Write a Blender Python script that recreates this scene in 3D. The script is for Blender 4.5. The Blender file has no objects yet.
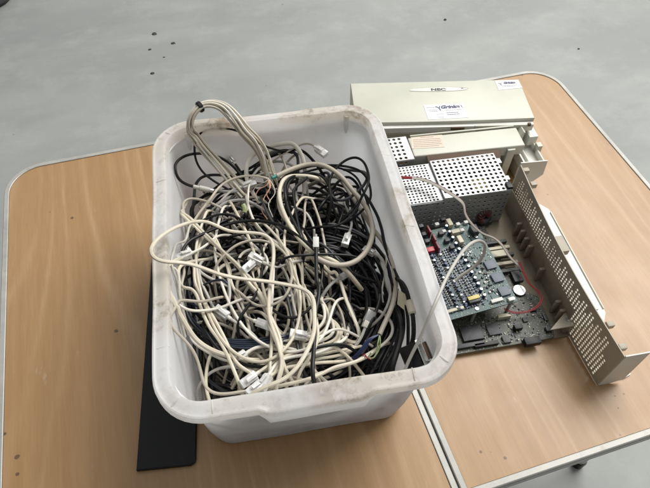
import bpy, bmesh, math, random
from mathutils import Vector, Matrix, Quaternion
random.seed(7)
S = bpy.context.scene
COL = S.collection
# ------------------------------------------------------------------ camera data (metres, z = 0 is the table top)
F = 577.94
RV = Vector((0.6351, -0.1116, -0.2817))
CR = Matrix.Rotation(RV.length, 3, RV.normalized())
CP = Vector((0.3480, -0.1359, 0.8389))
def at(u, v, z):
    """world point seen in the direction (u, v) of the photograph at height z"""
    d = CR @ Vector(((u-325)/F, -(v-244)/F, -1.0))
    return CP + d*((z-CP.z)/d.z)
# computer-chassis frame
CT = -0.11
CO = Vector((0.868, 0.080, 0))
CM = Matrix.Translation(CO) @ Matrix.Rotation(CT, 4, 'Z')
def ch(x, y, z): return CM @ Vector((x, y, z))
def chp(u, v, z): return CM.inverted() @ at(u, v, z)
# tub frame
BT = -0.1212
BO = Vector((0.4511, 0.3422, 0))
BM = Matrix.Translation(BO) @ Matrix.Rotation(BT, 4, 'Z')
BMI = BM.inverted()

# ------------------------------------------------------------------ materials
def newmat(name):
    m = bpy.data.materials.new(name); m.use_nodes = True
    nt = m.node_tree
    return m, nt, nt.nodes['Principled BSDF']
def N(nt, t, **kw):
    n = nt.nodes.new(t)
    for k, v in kw.items():
        if k in n.inputs: n.inputs[k].default_value = v
        else: setattr(n, k, v)
    return n
def coord(nt, scale=(1, 1, 1), loc=(0, 0, 0), rot=(0, 0, 0)):
    t = N(nt, 'ShaderNodeTexCoord'); mp = N(nt, 'ShaderNodeMapping')
    mp.inputs['Scale'].default_value = scale; mp.inputs['Location'].default_value = loc; mp.inputs['Rotation'].default_value = rot
    nt.links.new(t.outputs['Object'], mp.inputs['Vector']); return mp.outputs[0]
def noise(nt, vec, scale, detail=4, rough=.55, dist=0):
    n = N(nt, 'ShaderNodeTexNoise'); n.inputs['Scale'].default_value = scale; n.inputs['Detail'].default_value = detail
    n.inputs['Roughness'].default_value = rough; n.inputs['Distortion'].default_value = dist
    nt.links.new(vec, n.inputs['Vector']); return n.outputs['Fac']
def ramp(nt, fac, stops):
    r = N(nt, 'ShaderNodeValToRGB'); e = r.color_ramp.elements
    while len(e) < len(stops): e.new(0.5)
    for i, (p, c) in enumerate(stops):
        e[i].position = p; e[i].color = (c, c, c, 1) if isinstance(c, (int, float)) else (*c, 1)
    nt.links.new(fac, r.inputs['Fac']); return r.outputs['Color']
def mix(nt, fac, a, b, mode='MIX'):
    m = N(nt, 'ShaderNodeMix', data_type='RGBA', blend_type=mode)
    for s, v in ((m.inputs[0], fac), (m.inputs[6], a), (m.inputs[7], b)):
        if isinstance(v, (int, float)): s.default_value = v
        elif isinstance(v, tuple): s.default_value = (*v, 1)
        else: nt.links.new(v, s)
    return m.outputs[2]
def math_(nt, op, a, b=0.0, c=0.0):
    m = N(nt, 'ShaderNodeMath', operation=op)
    for s, v in zip(m.inputs, (a, b, c)):
        if isinstance(v, (int, float)): s.default_value = v
        else: nt.links.new(v, s)
    return m.outputs[0]
def bump(nt, bs, h, strength=.2, dist=.001):
    b = N(nt, 'ShaderNodeBump'); b.inputs['Strength'].default_value = strength; b.inputs['Distance'].default_value = dist
    nt.links.new(h, b.inputs['Height']); nt.links.new(b.outputs[0], bs.inputs['Normal'])
def simple(name, col, rough=.5, metal=0, var=.12, vscale=40, bmp=.1, dirt=None, spec=.5):
    m, nt, bs = newmat(name)
    v = coord(nt); n = noise(nt, v, vscale, 5)
    c2 = tuple(max(0, c*(1-var*2)) for c in col)
    c = ramp(nt, n, [(.3, c2), (.7, tuple(c*(1+var*.4) for c in col))])
    if dirt:
        n2 = noise(nt, v, dirt[1], 6, .65)
        c = mix(nt, ramp(nt, n2, [(dirt[2], 0), (dirt[2]+.15, dirt[3])]), c, dirt[0])
    nt.links.new(c, bs.inputs['Base Color'])
    r = math_(nt, 'MULTIPLY_ADD', n, .25, rough-.12); nt.links.new(r, bs.inputs['Roughness'])
    bs.inputs['Metallic'].default_value = metal; bs.inputs['Specular IOR Level'].default_value = spec
    if bmp: bump(nt, bs, noise(nt, v, vscale*8, 3), bmp, .0005)
    return m

def mat_wood():
    m, nt, bs = newmat('wood_laminate')
    t = N(nt, 'ShaderNodeTexCoord'); sx = N(nt, 'ShaderNodeSeparateXYZ'); nt.links.new(t.outputs['Object'], sx.inputs[0])
    v1 = coord(nt, (1, .16, 1)); v2 = coord(nt, (1, .05, 1)); v3 = coord(nt, (1, .4, 1), (3, 1, 0))
    low = noise(nt, v1, 3.2, 2, .4, .2)
    mid = noise(nt, v3, 9, 3)
    ph = math_(nt, 'ADD', math_(nt, 'MULTIPLY', sx.outputs[0], 150), math_(nt, 'ADD', math_(nt, 'MULTIPLY', low, 120), math_(nt, 'MULTIPLY', mid, 4)))
    ring = math_(nt, 'SINE', ph); ring = math_(nt, 'MULTIPLY_ADD', ring, .5, .5); ring = math_(nt, 'POWER', ring, 7.0)
    big = noise(nt, v1, 5, 3); fine = noise(nt, v2, 420, 5, .7); str_ = noise(nt, v2, 60, 5, .65)
    base = ramp(nt, str_, [(.3, (.305, .172, .074)), (.7, (.40, .238, .108))])
    base = mix(nt, ramp(nt, big, [(.35, 0), (.7, .5)]), base, (.43, .27, .130))
    base = mix(nt, math_(nt, 'MULTIPLY', math_(nt, 'MULTIPLY', ring, ramp(nt, mid, [(.3, .1), (.6, 1)])), .36), base, (.54, .37, .215))
    base = mix(nt, math_(nt, 'MULTIPLY', ramp(nt, fine, [(.4, 0), (.65, 1)]), .34), base, (.29, .165, .07))
    # worn specks and stains
    v4 = coord(nt, (1, 1, 1), (.3, .1, 0))
    vo = N(nt, 'ShaderNodeTexVoronoi'); vo.inputs['Scale'].default_value = 11; nt.links.new(v4, vo.inputs['Vector'])
    spk = ramp(nt, vo.outputs['Distance'], [(.018, 1), (.035, 0)])
    gate = ramp(nt, noise(nt, v4, 4.5, 1), [(.52, 0), (.58, 1)])
    base = mix(nt, math_(nt, 'MULTIPLY', math_(nt, 'MULTIPLY', spk, gate), .8), base, (.06, .035, .02))
    ex = noise(nt, t.outputs['Object'], 70, 2)
    for (px, py, r) in ((116, 331, .0035), (72, 218, .0022), (17, 457, .0025), (17, 474, .0028), (481, 452, .0018), (491, 452, .0018), (624, 394, .0018), (615, 396, .0016), (620, 435, .0016), (50, 212, .0016), (522, 75, .0025), (618, 408, .002), (505, 458, .0016)):
        p = at(px, py, 0)-Vector((.6, .4, -.70))
        d = N(nt, 'ShaderNodeVectorMath', operation='DISTANCE'); d.inputs[1].default_value = p
        nt.links.new(t.outputs['Object'], d.inputs[0])
        dd = math_(nt, 'ADD', d.outputs['Value'], math_(nt, 'MULTIPLY_ADD', ex, .006, -.003))
        k = math_(nt, 'LESS_THAN', dd, r)
        base = mix(nt, math_(nt, 'MULTIPLY', k, .72), base, (.07, .04, .022))
    # pale scuffs
    v5 = coord(nt, (1, .35, 1), rot=(0, 0, .9)); sc = noise(nt, v5, 28, 5, .7)
    base = mix(nt, ramp(nt, sc, [(.66, 0), (.76, .35)]), base, (.6, .5, .4))
    nt.links.new(base, bs.inputs['Base Color'])
    rr = noise(nt, v4, 14, 5); nt.links.new(math_(nt, 'MULTIPLY_ADD', rr, .22, .27), bs.inputs['Roughness'])
    bump(nt, bs, fine, .08, .0004)
    return m
def mat_concrete():
    m, nt, bs = newmat('concrete')
    v = coord(nt); v2 = coord(nt, (1, 2.2, 1), rot=(0, 0, .35)); v3 = coord(nt, (.6, 1.6, 1), rot=(0, 0, .2))
    a = noise(nt, v, 1.1, 6, .6, .4); b = noise(nt, v2, 1.8, 6, .55); c = noise(nt, v, 110, 4); d = noise(nt, v3, 1.6, 5, .6, .8)
    col = ramp(nt, a, [(.3, (.29, .303, .283)), (.7, (.375, .388, .368))])
    col = mix(nt, ramp(nt, b, [(.42, .5), (.62, 0)]), col, (.26, .268, .258))
    col = mix(nt, ramp(nt, d, [(.56, 0), (.72, .5)]), col, (.24, .247, .24))
    col = mix(nt, ramp(nt, noise(nt, v, 4.5, 8, .72), [(.5, 0), (.75, .4)]), col, (.47, .48, .46))
    col = mix(nt, ramp(nt, c, [(.6, 0), (.85, .3)]), col, (.19, .195, .19))
    vo = N(nt, 'ShaderNodeTexVoronoi'); vo.inputs['Scale'].default_value = 7; nt.links.new(v, vo.inputs['Vector'])
    pit = ramp(nt, vo.outputs['Distance'], [(.02, 1), (.045, 0)])
    pit = math_(nt, 'MULTIPLY', pit, ramp(nt, noise(nt, v, 2.3, 1), [(.55, 0), (.6, 1)]))
    col = mix(nt, math_(nt, 'MULTIPLY', pit, .6), col, (.12, .12, .11))
    nt.links.new(col, bs.inputs['Base Color'])
    nt.links.new(math_(nt, 'MULTIPLY_ADD', b, .3, .42), bs.inputs['Roughness'])
    bump(nt, bs, mix(nt, .5, b, c), .12, .002)
    return m
def mat_tub():
    m, nt, bs = newmat('milky_polypropylene')
    t = N(nt, 'ShaderNodeTexCoord'); sx = N(nt, 'ShaderNodeSeparateXYZ'); nt.links.new(t.outputs['Object'], sx.inputs[0])
    v = coord(nt); a = noise(nt, v, 9, 5, .6)
    col = ramp(nt, a, [(.3, (.90, .905, .91)), (.7, (.945, .945, .95))])
    # dust and handling grime: mostly on the lip
    z = sx.outputs[2]
    lip = ramp(nt, math_(nt, 'DIVIDE', z, .22), [(.925, 0), (.965, 1)])
    g1 = noise(nt, v, 17, 7, .72, .3); g2 = noise(nt, v, 65, 5, .7); g3 = noise(nt, v, 6, 2)
    bl = ramp(nt, math_(nt, 'MULTIPLY_ADD', g2, .45, math_(nt, 'MULTIPLY', g1, .75)), [(.60, 0), (.72, .85)])
    yl = ramp(nt, g3, [(.40, .05), (.62, .45)])
    col = mix(nt, math_(nt, 'MULTIPLY', lip, yl), col, (.78, .70, .55))
    col = mix(nt, math_(nt, 'MULTIPLY', lip, math_(nt, 'MULTIPLY', bl, ramp(nt, g3, [(.45, .25), (.6, 1)]))), col, (.42, .34, .25))
    # inner and outer wall smears
    vs = coord(nt, (1, 1, .25)); sm = noise(nt, vs, 22, 6, .7)
    col = mix(nt, ramp(nt, sm, [(.55, 0), (.75, .3)]), col, (.70, .66, .60))
    for (px, py, zz, r) in ((263, 399, .212, .010), (322, 391, .212, .012), (332, 389, .212, .008), (270, 403, .21, .006), (210, 434, .03, .004)):
        p = at(px, py, zz)-BO
        d = N(nt, 'ShaderNodeVectorMath', operation='DISTANCE'); d.inputs[1].default_value = p
        nt.links.new(t.outputs['Object'], d.inputs[0])
        dd = math_(nt, 'ADD', d.outputs['Value'], math_(nt, 'MULTIPLY_ADD', g2, .05, -.024))
        k = ramp(nt, math_(nt, 'DIVIDE', dd, r), [(.3, .8), (1, 0)])
        col = mix(nt, math_(nt, 'MULTIPLY', k, ramp(nt, g2, [(.38, .15), (.6, .8)])), col, (.32, .25, .17))
    nt.links.new(col, bs.inputs['Base Color']); bs.inputs['Roughness'].default_value = .36
    bump(nt, bs, g2, .06, .0008)
    tr = N(nt, 'ShaderNodeBsdfTranslucent'); nt.links.new(col, tr.inputs['Color'])
    mx = N(nt, 'ShaderNodeMixShader'); mx.inputs[0].default_value = .6
    out = nt.nodes['Material Output']
    nt.links.new(bs.outputs[0], mx.inputs[1]); nt.links.new(tr.outputs[0], mx.inputs[2]); nt.links.new(mx.outputs[0], out.inputs['Surface'])
    return m
def mat_clear():
    m, nt, bs = newmat('clear_plug_plastic')
    v = coord(nt); n = noise(nt, v, 180, 3)
    nt.links.new(ramp(nt, n, [(.35, (.72, .71, .67)), (.65, (.96, .95, .93))]), bs.inputs['Base Color'])
    bs.inputs['Roughness'].default_value = .12; bs.inputs['Transmission Weight'].default_value = .35; bs.inputs['IOR'].default_value = 1.4
    bs.inputs['Coat Weight'].default_value = .6
    return m
def mat_pcb(name, c1, c2):
    m, nt, bs = newmat(name)
    v = coord(nt); br = N(nt, 'ShaderNodeTexBrick'); nt.links.new(v, br.inputs['Vector'])
    br.inputs['Scale'].default_value = 95; br.inputs['Color1'].default_value = (*c1, 1); br.inputs['Color2'].default_value = (*c2, 1)
    br.inputs['Mortar'].default_value = (c1[0]*2.4, c1[1]*2.0, c1[2]*2.0, 1); br.inputs['Mortar Size'].default_value = .06
    vo = N(nt, 'ShaderNodeTexVoronoi'); vo.inputs['Scale'].default_value = 260; nt.links.new(v, vo.inputs['Vector'])
    c = mix(nt, ramp(nt, vo.outputs['Distance'], [(.18, .7), (.26, 0)]), br.outputs['Color'], (.45, .46, .40))
    d = noise(nt, v, 30, 6, .7); c = mix(nt, ramp(nt, d, [(.45, 0), (.7, .55)]), c, (.12, .11, .085))
    nt.links.new(c, bs.inputs['Base Color']); bs.inputs['Roughness'].default_value = .5
    return m
M = {}
M['wood'] = mat_wood(); M['concrete'] = mat_concrete(); M['tub'] = mat_tub(); M['clear'] = mat_clear()
M['trim'] = simple('painted_aluminium_trim', (.45, .44, .40), .36, .15, .10, 25, .1, ((.30, .27, .22), 45, .58, .55))
M['trim_dark'] = simple('shadow_gap_rubber', (.03, .03, .03), .7)
M['black_plastic'] = simple('black_plastic', (.007, .007, .008), .42, 0, .2, 30, .05, ((.03, .028, .025), 20, .6, .4), .3)
M['cream'] = simple('cream_cable_sheath', (.66, .60, .475), .42, 0, .12, 18, .06, ((.36, .28, .18), 24, .52, .5))
M['ivory'] = simple('ivory_cable_sheath', (.76, .72, .63), .4, 0, .1, 18, .05, ((.42, .35, .25), 26, .55, .45))
M['tan'] = simple('grey_tan_cable_sheath', (.46, .41, .33), .45, 0, .1, 18, .06, ((.25, .2, .14), 30, .56, .3))
M['grey'] = simple('grey_cable_sheath', (.36, .35, .33), .45, 0, .1, 18, .06)
M['silver_grey'] = simple('pale_grey_cable_sheath', (.52, .50, .45), .42, 0, .1, 18, .06, ((.33, .28, .2), 30, .58, .3))
M['black'] = simple('black_cable_sheath', (.006, .006, .0065), .42, 0, .25, 30, .06, ((.05, .045, .035), 40, .62, .35), .3)
M['charcoal'] = simple('charcoal_cable_sheath', (.022, .022, .024), .42, 0, .2, 30, .06)
M['navy'] = simple('navy_cable_sheath', (.010, .018, .035), .36, 0, .2, 30, .06)
M['blue_wire'] = simple('blue_wire', (.012, .025, .085), .4)
M['green_wire'] = simple('green_yellow_wire', (.24, .30, .12), .4)
M['red_wire'] = simple('red_wire', (.30, .03, .03), .4)
M['orange_wire'] = simple('orange_wire', (.68, .38, .26), .45)
M['teal'] = simple('teal_plastic', (.05, .26, .22), .4)
M['case'] = simple('aged_cream_case_plastic', (.56, .56, .47), .42, 0, .05, 12, .12, ((.45, .42, .34), 14, .6, .35))
M['case_white'] = simple('cream_white_plastic', (.68, .67, .61), .4, 0, .05, 14, .1, ((.45, .42, .34), 20, .6, .3))
M['putty'] = simple('putty_metal_panel', (.40, .35, .265), .5, 0, .08, 14, .1, ((.24, .21, .15), 22, .58, .4))
M['putty_dark'] = simple('dusty_putty_metal_tray', (.30, .255, .18), .5, .1, .1, 12, .1, ((.15, .12, .085), 14, .5, .6))
M['steel'] = simple('zinc_plated_steel', (.43, .44, .44), .42, .5, .08, 20, .08, ((.38, .35, .29), 24, .58, .4))
M['steel_dark'] = simple('dull_steel_interior', (.12, .12, .125), .5, .4)
M['brown'] = simple('brown_insulating_card', (.11, .065, .036), .7, 0, .15, 18, .1)
M['pcb'] = mat_pcb('daughter_board_laminate', (.024, .058, .056), (.04, .08, .078))
M['pcb_dark'] = mat_pcb('dusty_main_board_laminate', (.028, .036, .026), (.045, .05, .038))
M['chip'] = simple('black_chip_package', (.035, .037, .042), .5, 0, .2, 60, .05, ((.14, .13, .11), 60, .5, .5))
M['chip_grey'] = simple('slate_grey_chip', (.115, .135, .17), .5, 0, .1, 60, .05)
M['blue_part'] = simple('blue_capacitor', (.022, .045, .115), .35)
M['beige_part'] = simple('beige_relay', (.55, .50, .36), .45)
M['yellow_part'] = simple('yellow_tape', (.62, .52, .14), .45)
M['red_part'] = simple('dark_red_plastic', (.17, .016, .02), .42)
M['red_bright'] = simple('red_connector', (.48, .03, .04), .38)
M['white_part'] = simple('white_component', (.62, .62, .58), .45)
M['silver'] = simple('tinned_metal', (.62, .63, .62), .28, .85, .1, 50, .05)
M['copper'] = simple('dull_copper_red_winding', (.16, .035, .03), .4, .2)
M['sticker'] = simple('white_sticker', (.70, .70, .74), .38, 0, .03, 20, 0)
M['sticker_tan'] = simple('aged_caution_sticker', (.62, .54, .43), .5, 0, .04, 20, 0)
M['ink'] = simple('navy_ink', (.03, .035, .10), .5, 0, 0, 20, 0)
M['ink_grey'] = simple('grey_ink', (.32, .33, .38), .5, 0, 0, 20, 0)
M['ink_red'] = simple('rust_ink', (.42, .23, .15), .5, 0, 0, 20, 0)
M['tag'] = simple('cream_paper_tag', (.72, .66, .48), .6)
M['rubber'] = simple('dark_grey_rubber', (.05, .05, .052), .7, 0, .3, 14, .2)
M['debris'] = simple('dark_rust_plug', (.075, .07, .06), .7, 0, .4, 60, .2)

# ------------------------------------------------------------------ mesh building
class MB:
    def __init__(s): s.bm = bmesh.new()
    def box(s, c, size, M_=None, b=0.0, seg=2, taper=1.0):
        t = bmesh.new(); bmesh.ops.create_cube(t, size=1)
        for v in t.verts:
            k = taper if v.co.z > 0 else 1
            v.co = Vector((v.co.x*size[0]*k, v.co.y*size[1]*k, v.co.z*size[2]))
        if b > 0: bmesh.ops.bevel(t, geom=t.edges[:], offset=b, segments=seg, profile=.6, affect='EDGES')
        return s._add(t, Matrix.Translation(c), M_)
    def cyl(s, c, r, h, M_=None, n=20, b=0, axis='Z', r2=None):
        t = bmesh.new(); bmesh.ops.create_cone(t, cap_ends=True, segments=n, radius1=r, radius2=r if r2 is None else r2, depth=h)
        if b > 0:
            es = [e for e in t.edges if len(e.link_faces) == 2 and e.calc_face_angle(0) > 1.0]
            bmesh.ops.bevel(t, geom=es, offset=b, segments=2, affect='EDGES')
        R_ = {'Z': Matrix(), 'X': Matrix.Rotation(math.pi/2, 4, 'Y'), 'Y': Matrix.Rotation(math.pi/2, 4, 'X')}[axis]
        return s._add(t, Matrix.Translation(c) @ R_, M_)
    def _add(s, t, A, M_):
        X = (M_ @ A) if M_ is not None else A
        vm = {}
        for v in t.verts: vm[v] = s.bm.verts.new(X @ v.co)
        for f in t.faces: s.bm.faces.new([vm[v] for v in f.verts])
        t.free(); return s
    def poly(s, vs, faces):
        b = [s.bm.verts.new(v) for v in vs]
        for f in faces: s.bm.faces.new([b[i] for i in f])
    def prism(s, pts, z0, z1, M_=None):
        X = M_ if M_ is not None else Matrix()
        a = [s.bm.verts.new(X @ Vector((p[0], p[1], z0))) for p in pts]; b = [s.bm.verts.new(X @ Vector((p[0], p[1], z1))) for p in pts]
        n = len(pts); s.bm.faces.new(a[::-1]); s.bm.faces.new(b)
        for i in range(n): s.bm.faces.new([a[i], a[(i+1) % n], b[(i+1) % n], b[i]])
    def loft(s, rings, close=False, capa=False, capb=False):
        R_ = [[s.bm.verts.new(p) for p in r] for r in rings]; n = len(R_[0])
        m = len(R_)
        for i in range(m if close else m-1):
            A, B = R_[i], R_[(i+1) % m]
            for j in range(n): s.bm.faces.new([A[j], A[(j+1) % n], B[(j+1) % n], B[j]])
        if capa: s.bm.faces.new(R_[0][::-1])
        if capb: s.bm.faces.new(R_[-1])
    def tube(s, pts, r, n=8, flat=1.0, cap=True):
        pts = [Vector(p) for p in pts]
        T = []
        for i in range(len(pts)):
            d = pts[min(i+1, len(pts)-1)]-pts[max(i-1, 0)]
            T.append(d.normalized() if d.length > 1e-9 else (T[-1] if T else Vector((1, 0, 0))))
        up = Vector((0, 0, 1)); nrm = T[0].cross(up)
        if nrm.length < 1e-4: nrm = Vector((1, 0, 0))
        nrm.normalize(); rings = []
        for i, p in enumerate(pts):
            if i:
                q = T[i-1].rotation_difference(T[i]); nrm = (q @ nrm)
                nrm = (nrm - T[i]*nrm.dot(T[i])).normalized()
            bn = T[i].cross(nrm)
            rr = r(i/(len(pts)-1)) if callable(r) else r
            rings.append([p + nrm*math.cos(a)*rr*flat + bn*math.sin(a)*rr/flat for a in [2*math.pi*k/n for k in range(n)]])
        s.loft(rings, capa=cap, capb=cap)
    def build(s, name, mat, parent=None, origin=None, smooth=True, solid=None):
        me = bpy.data.meshes.new(name)
        bmesh.ops.recalc_face_normals(s.bm, faces=s.bm.faces[:])
        if origin is None and parent is not None: origin = ORG.get(parent, Vector())
        if origin is None:
            xs = [v.co for v in s.bm.verts]
            origin = Vector(((min(p.x for p in xs)+max(p.x for p in xs))/2, (min(p.y for p in xs)+max(p.y for p in xs))/2, min(p.z for p in xs)))
        bmesh.ops.translate(s.bm, verts=s.bm.verts[:], vec=-origin)
        s.bm.to_mesh(me); s.bm.free()
        me.materials.append(mat)
        if smooth:
            me.set_sharp_from_angle(angle=math.radians(38))
            for p in me.polygons: p.use_smooth = True
        o = bpy.data.objects.new(name, me); COL.objects.link(o)
        if parent is not None: o.parent = parent
        else: o.location = origin
        ORG[o] = origin
        if solid:
            md = o.modifiers.new('thickness', 'SOLIDIFY'); md.thickness = solid; md.offset = 0
        return o
ORG = {}
def tag(o, label=None, cat=None, group=None, kind=None):
    for k, v in (('label', label), ('category', cat), ('group', group), ('kind', kind)):
        if v: o[k] = v
    return o
def empty(name, loc):
    o = bpy.data.objects.new(name, None); COL.objects.link(o); o.location = loc; o.empty_display_size = .03; ORG[o] = Vector(loc); return o

def spline(P, step=.0035):
    """centripetal-ish Catmull-Rom through P, resampled"""
    P = [Vector(p) for p in P]
    if len(P) == 2: P = [P[0], (P[0]+P[1])/2, P[1]]
    Q = [P[0]*2-P[1]] + P + [P[-1]*2-P[-2]]; out = []
    for i in range(1, len(Q)-2):
        p0, p1, p2, p3 = Q[i-1:i+3]
        k = max(2, int((p2-p1).length/step))
        for j in range(k):
            t = j/k
            out.append(.5*((2*p1)+(p2-p0)*t+(2*p0-5*p1+4*p2-p3)*t*t+(3*p1-p0-3*p2+p3)*t**3))
    out.append(P[-1])
    for _ in range(2):
        out = [out[0]]+[(out[i-1]+out[i]*2+out[i+1])/4 for i in range(1, len(out)-1)]+[out[-1]]
    return out
def rrect(hx, hy, r, z, seg=8, M_=None, cx=0, cy=0):
    pts = []
    for (sx, sy, a0) in ((1, 1, 0), (-1, 1, 90), (-1, -1, 180), (1, -1, 270)):
        for k in range(seg+1):
            a = math.radians(a0+90*k/seg); pts.append(Vector((cx+sx*(hx-r)+r*math.cos(a), cy+sy*(hy-r)+r*math.sin(a), z)))
    return [M_ @ p for p in pts] if M_ is not None else pts
def perf(mb, P, nx, ny, cw, chh, r, hexo=False, mask=None, sides=8, sx=1.0):
    """perforated sheet: nx x ny cells, a real hole in each cell"""
    vd = {}
    def V(a, b):
        k = (round(a, 6), round(b, 6))
        if k not in vd: vd[k] = mb.bm.verts.new(P(a, b))
        return vd[k]
    for i in range(nx):
        for j in range(ny):
            off = 0
            x0, y0 = i*cw, j*chh
            sq = [(x0+cw, y0+chh/2), (x0+cw, y0+chh), (x0+cw/2, y0+chh), (x0, y0+chh), (x0, y0+chh/2), (x0, y0), (x0+cw/2, y0), (x0+cw, y0)]
            if mask and not mask(i, j):
                mb.bm.faces.new([V(*p) for p in sq]); continue
            cx, cy = x0+cw/2, y0+chh/2 + ((.18 if i % 2 else -.18)*chh if hexo else 0)
            ci = [(cx+r*sx*math.cos(math.radians(45*k)), cy+r*math.sin(math.radians(45*k))) for k in range(8)]
            cv = [mb.bm.verts.new(P(*c)) for c in ci]
            for k in range(8):
                mb.bm.faces.new([V(*sq[k]), V(*sq[(k+1) % 8]), cv[(k+1) % 8], cv[k]])
def text_mesh(txt, size, X, mat, name, parent, shear=0, bold=0, ext=.0002):
    cu = bpy.data.curves.new('t', 'FONT'); cu.body = txt; cu.size = size; cu.extrude = ext; cu.shear = shear; cu.offset = bold
    cu.align_x = 'CENTER'; cu.align_y = 'CENTER'
    ob = bpy.data.objects.new('t', cu); COL.objects.link(ob)
    bpy.context.view_layer.update()
    me = bpy.data.meshes.new_from_object(ob.evaluated_get(bpy.context.evaluated_depsgraph_get()))
    bpy.data.objects.remove(ob)
    me.transform(Matrix.Translation(-ORG.get(parent, Vector())) @ X)
    me.materials.clear(); me.materials.append(mat); me.name = name
    o = bpy.data.objects.new(name, me); COL.objects.link(o); o.parent = parent; ORG[o] = ORG.get(parent, Vector()); return o

# ------------------------------------------------------------------ setting
FZ = -0.70
mb = MB(); n = 24
for i in range(n):
    for j in range(n):
        x0, x1 = -6+14*i/n, -6+14*(i+1)/n; y0, y1 = -4+14*j/n, -4+14*(j+1)/n
        mb.poly([(x0, y0, FZ), (x1, y0, FZ), (x1, y1, FZ), (x0, y1, FZ)], [(0, 1, 2, 3)])
bmesh.ops.remove_doubles(mb.bm, verts=mb.bm.verts[:], dist=1e-5)
tag(mb.build('floor', M['concrete'], origin=Vector((0, 0, FZ))), kind='structure')

def blob(px, py, r, h, name, label, cat, mat, group=None, e=1.0, rot=0.0, arc=14):
    p = at(px, py, FZ); mb = MB(); rs = []
    w = [random.uniform(.82, 1.15) for _ in range(arc)]
    for k, (q, z) in enumerate(((.99, -.001), (1, h*.4), (.85, h*.85), (.4, h))):
        rs.append([p+Vector((math.cos(rot)*math.cos(a)*r*q*w[i]-math.sin(rot)*math.sin(a)*r*e*q*w[i], math.sin(rot)*math.cos(a)*r*q*w[i]+math.cos(rot)*math.sin(a)*r*e*q*w[i], z)) for i, a in enumerate([2*math.pi*i/arc for i in range(arc)])])
    mb.loft(rs, capa=True, capb=True)
    tag(mb.build(name, mat), label, cat, group)
G = 'plugs and crumbs on the concrete floor'
blob(154.3, 34, .0115, .004, 'floor_plug', 'round dark anchor plug in the floor, largest and farthest of the cluster', 'floor plug', M['debris'], G)
blob(173.3, 43.4, .010, .004, 'floor_plug', 'oval dark plug in the floor, the one to the right in the little cluster', 'floor plug', M['debris'], G, .7)
blob(149.8, 49.6, .008, .003, 'floor_plug', 'small dark plug in the floor, left of and below the other two', 'floor plug', M['debris'], G, .7)
blob(164, 57.3, .005, .002, 'floor_plug', 'faintest and smallest grey speck of the cluster on the floor', 'floor plug', M['debris'], G, .6)
blob(152.5, 73.5, .009, .004, 'floor_plug', 'dark chip with a pale top on the floor, nearest the table of the cluster', 'floor chip', M['debris'], G, .7)
blob(445, 20, .007, .006, 'floor_crumb', 'dark crumb alone on the floor behind the cream case panel', 'crumb', M['debris'], G, .8)
blob(578.5, 49, .005, .004, 'floor_crumb', 'small brown crumb on the floor right of the table corner', 'crumb', M['debris'], G, .8)
mb = MB()
p0 = at(-10, -6, FZ)
mb.loft([[p0+Vector((math.cos(a)*R_*w, math.sin(a)*R_*w*1.25, z)) for a, w in [(2*math.pi*i/28, 1+.03*math.sin(i*5)) for i in range(28)]] for R_, z in ((.115, .001), (.125, .02), (.12, .05), (.095, .062), (.06, .062), (.05, .03))], capa=True, capb=True)
tag(mb.build('rubber_foot', M['rubber']), 'dark grey rubber foot cut off by the top left corner', 'rubber foot')

# ------------------------------------------------------------------ table
TH = .024; D = .8043
tb = empty('folding_table', (0.6, .4, FZ))
RC = .062
def leaf_outline(side, ins, seg=12, ext=0):
    """side -1 = left leaf (rounded corners at x=0), +1 = right leaf"""
    x0, x1 = (0, .6) if side < 0 else (.6, 1.2)
    o = ins
    if side < 0:
        pts = [(x1-.0105-o+.0, 0+o), (x1-.0105-o, D-o)]
        cs = [((x0+RC, D-RC), 90, 180), ((x0+RC, RC), 180, 270)]
    else:
        pts = [(x0+.0105+o, D-o), (x0+.0105+o, 0+o)]
        cs = [((x1-RC, RC), 270, 360), ((x1-RC, D-RC), 0, 90)]
    out = list(pts)
    for (c, a0, a1) in cs:
        for k in range(seg+1):
            a = math.radians(a0+(a1-a0)*k/seg); out.append((c[0]+(RC-o)*math.cos(a), c[1]+(RC-o)*math.sin(a)))
    return out
for side in (-1, 1):
    mb = MB(); mb.prism(leaf_outline(side, 0.0006), -TH+.004, 0)
    tag(mb.build('table_top', M['wood'], tb, smooth=False))
    # trim: a moulded strip round the leaf
    mb = MB(); prof = [(0.0, -.001), (0.0, .0012), (-.0008, .0018), (-.0080, .0016), (-.0092, .0006), (-.0095, -.0055), (-.0092, -.0065), (-.0092, -.009), (-.0103, -.010), (-.0103, -.0165), (-.0092, -.0175), (-.0092, -.020), (-.0103, -.021), (-.0100, -.0265), (-.002, -.0275), (-.0005, -.0265)]
    rings = []
    for (o, z) in prof: rings.append([Vector((x, y, z)) for x, y in leaf_outline(side, o)])
    mb.loft(rings, close=True)
    mb.build('edge_trim', M['trim'], tb)
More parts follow.
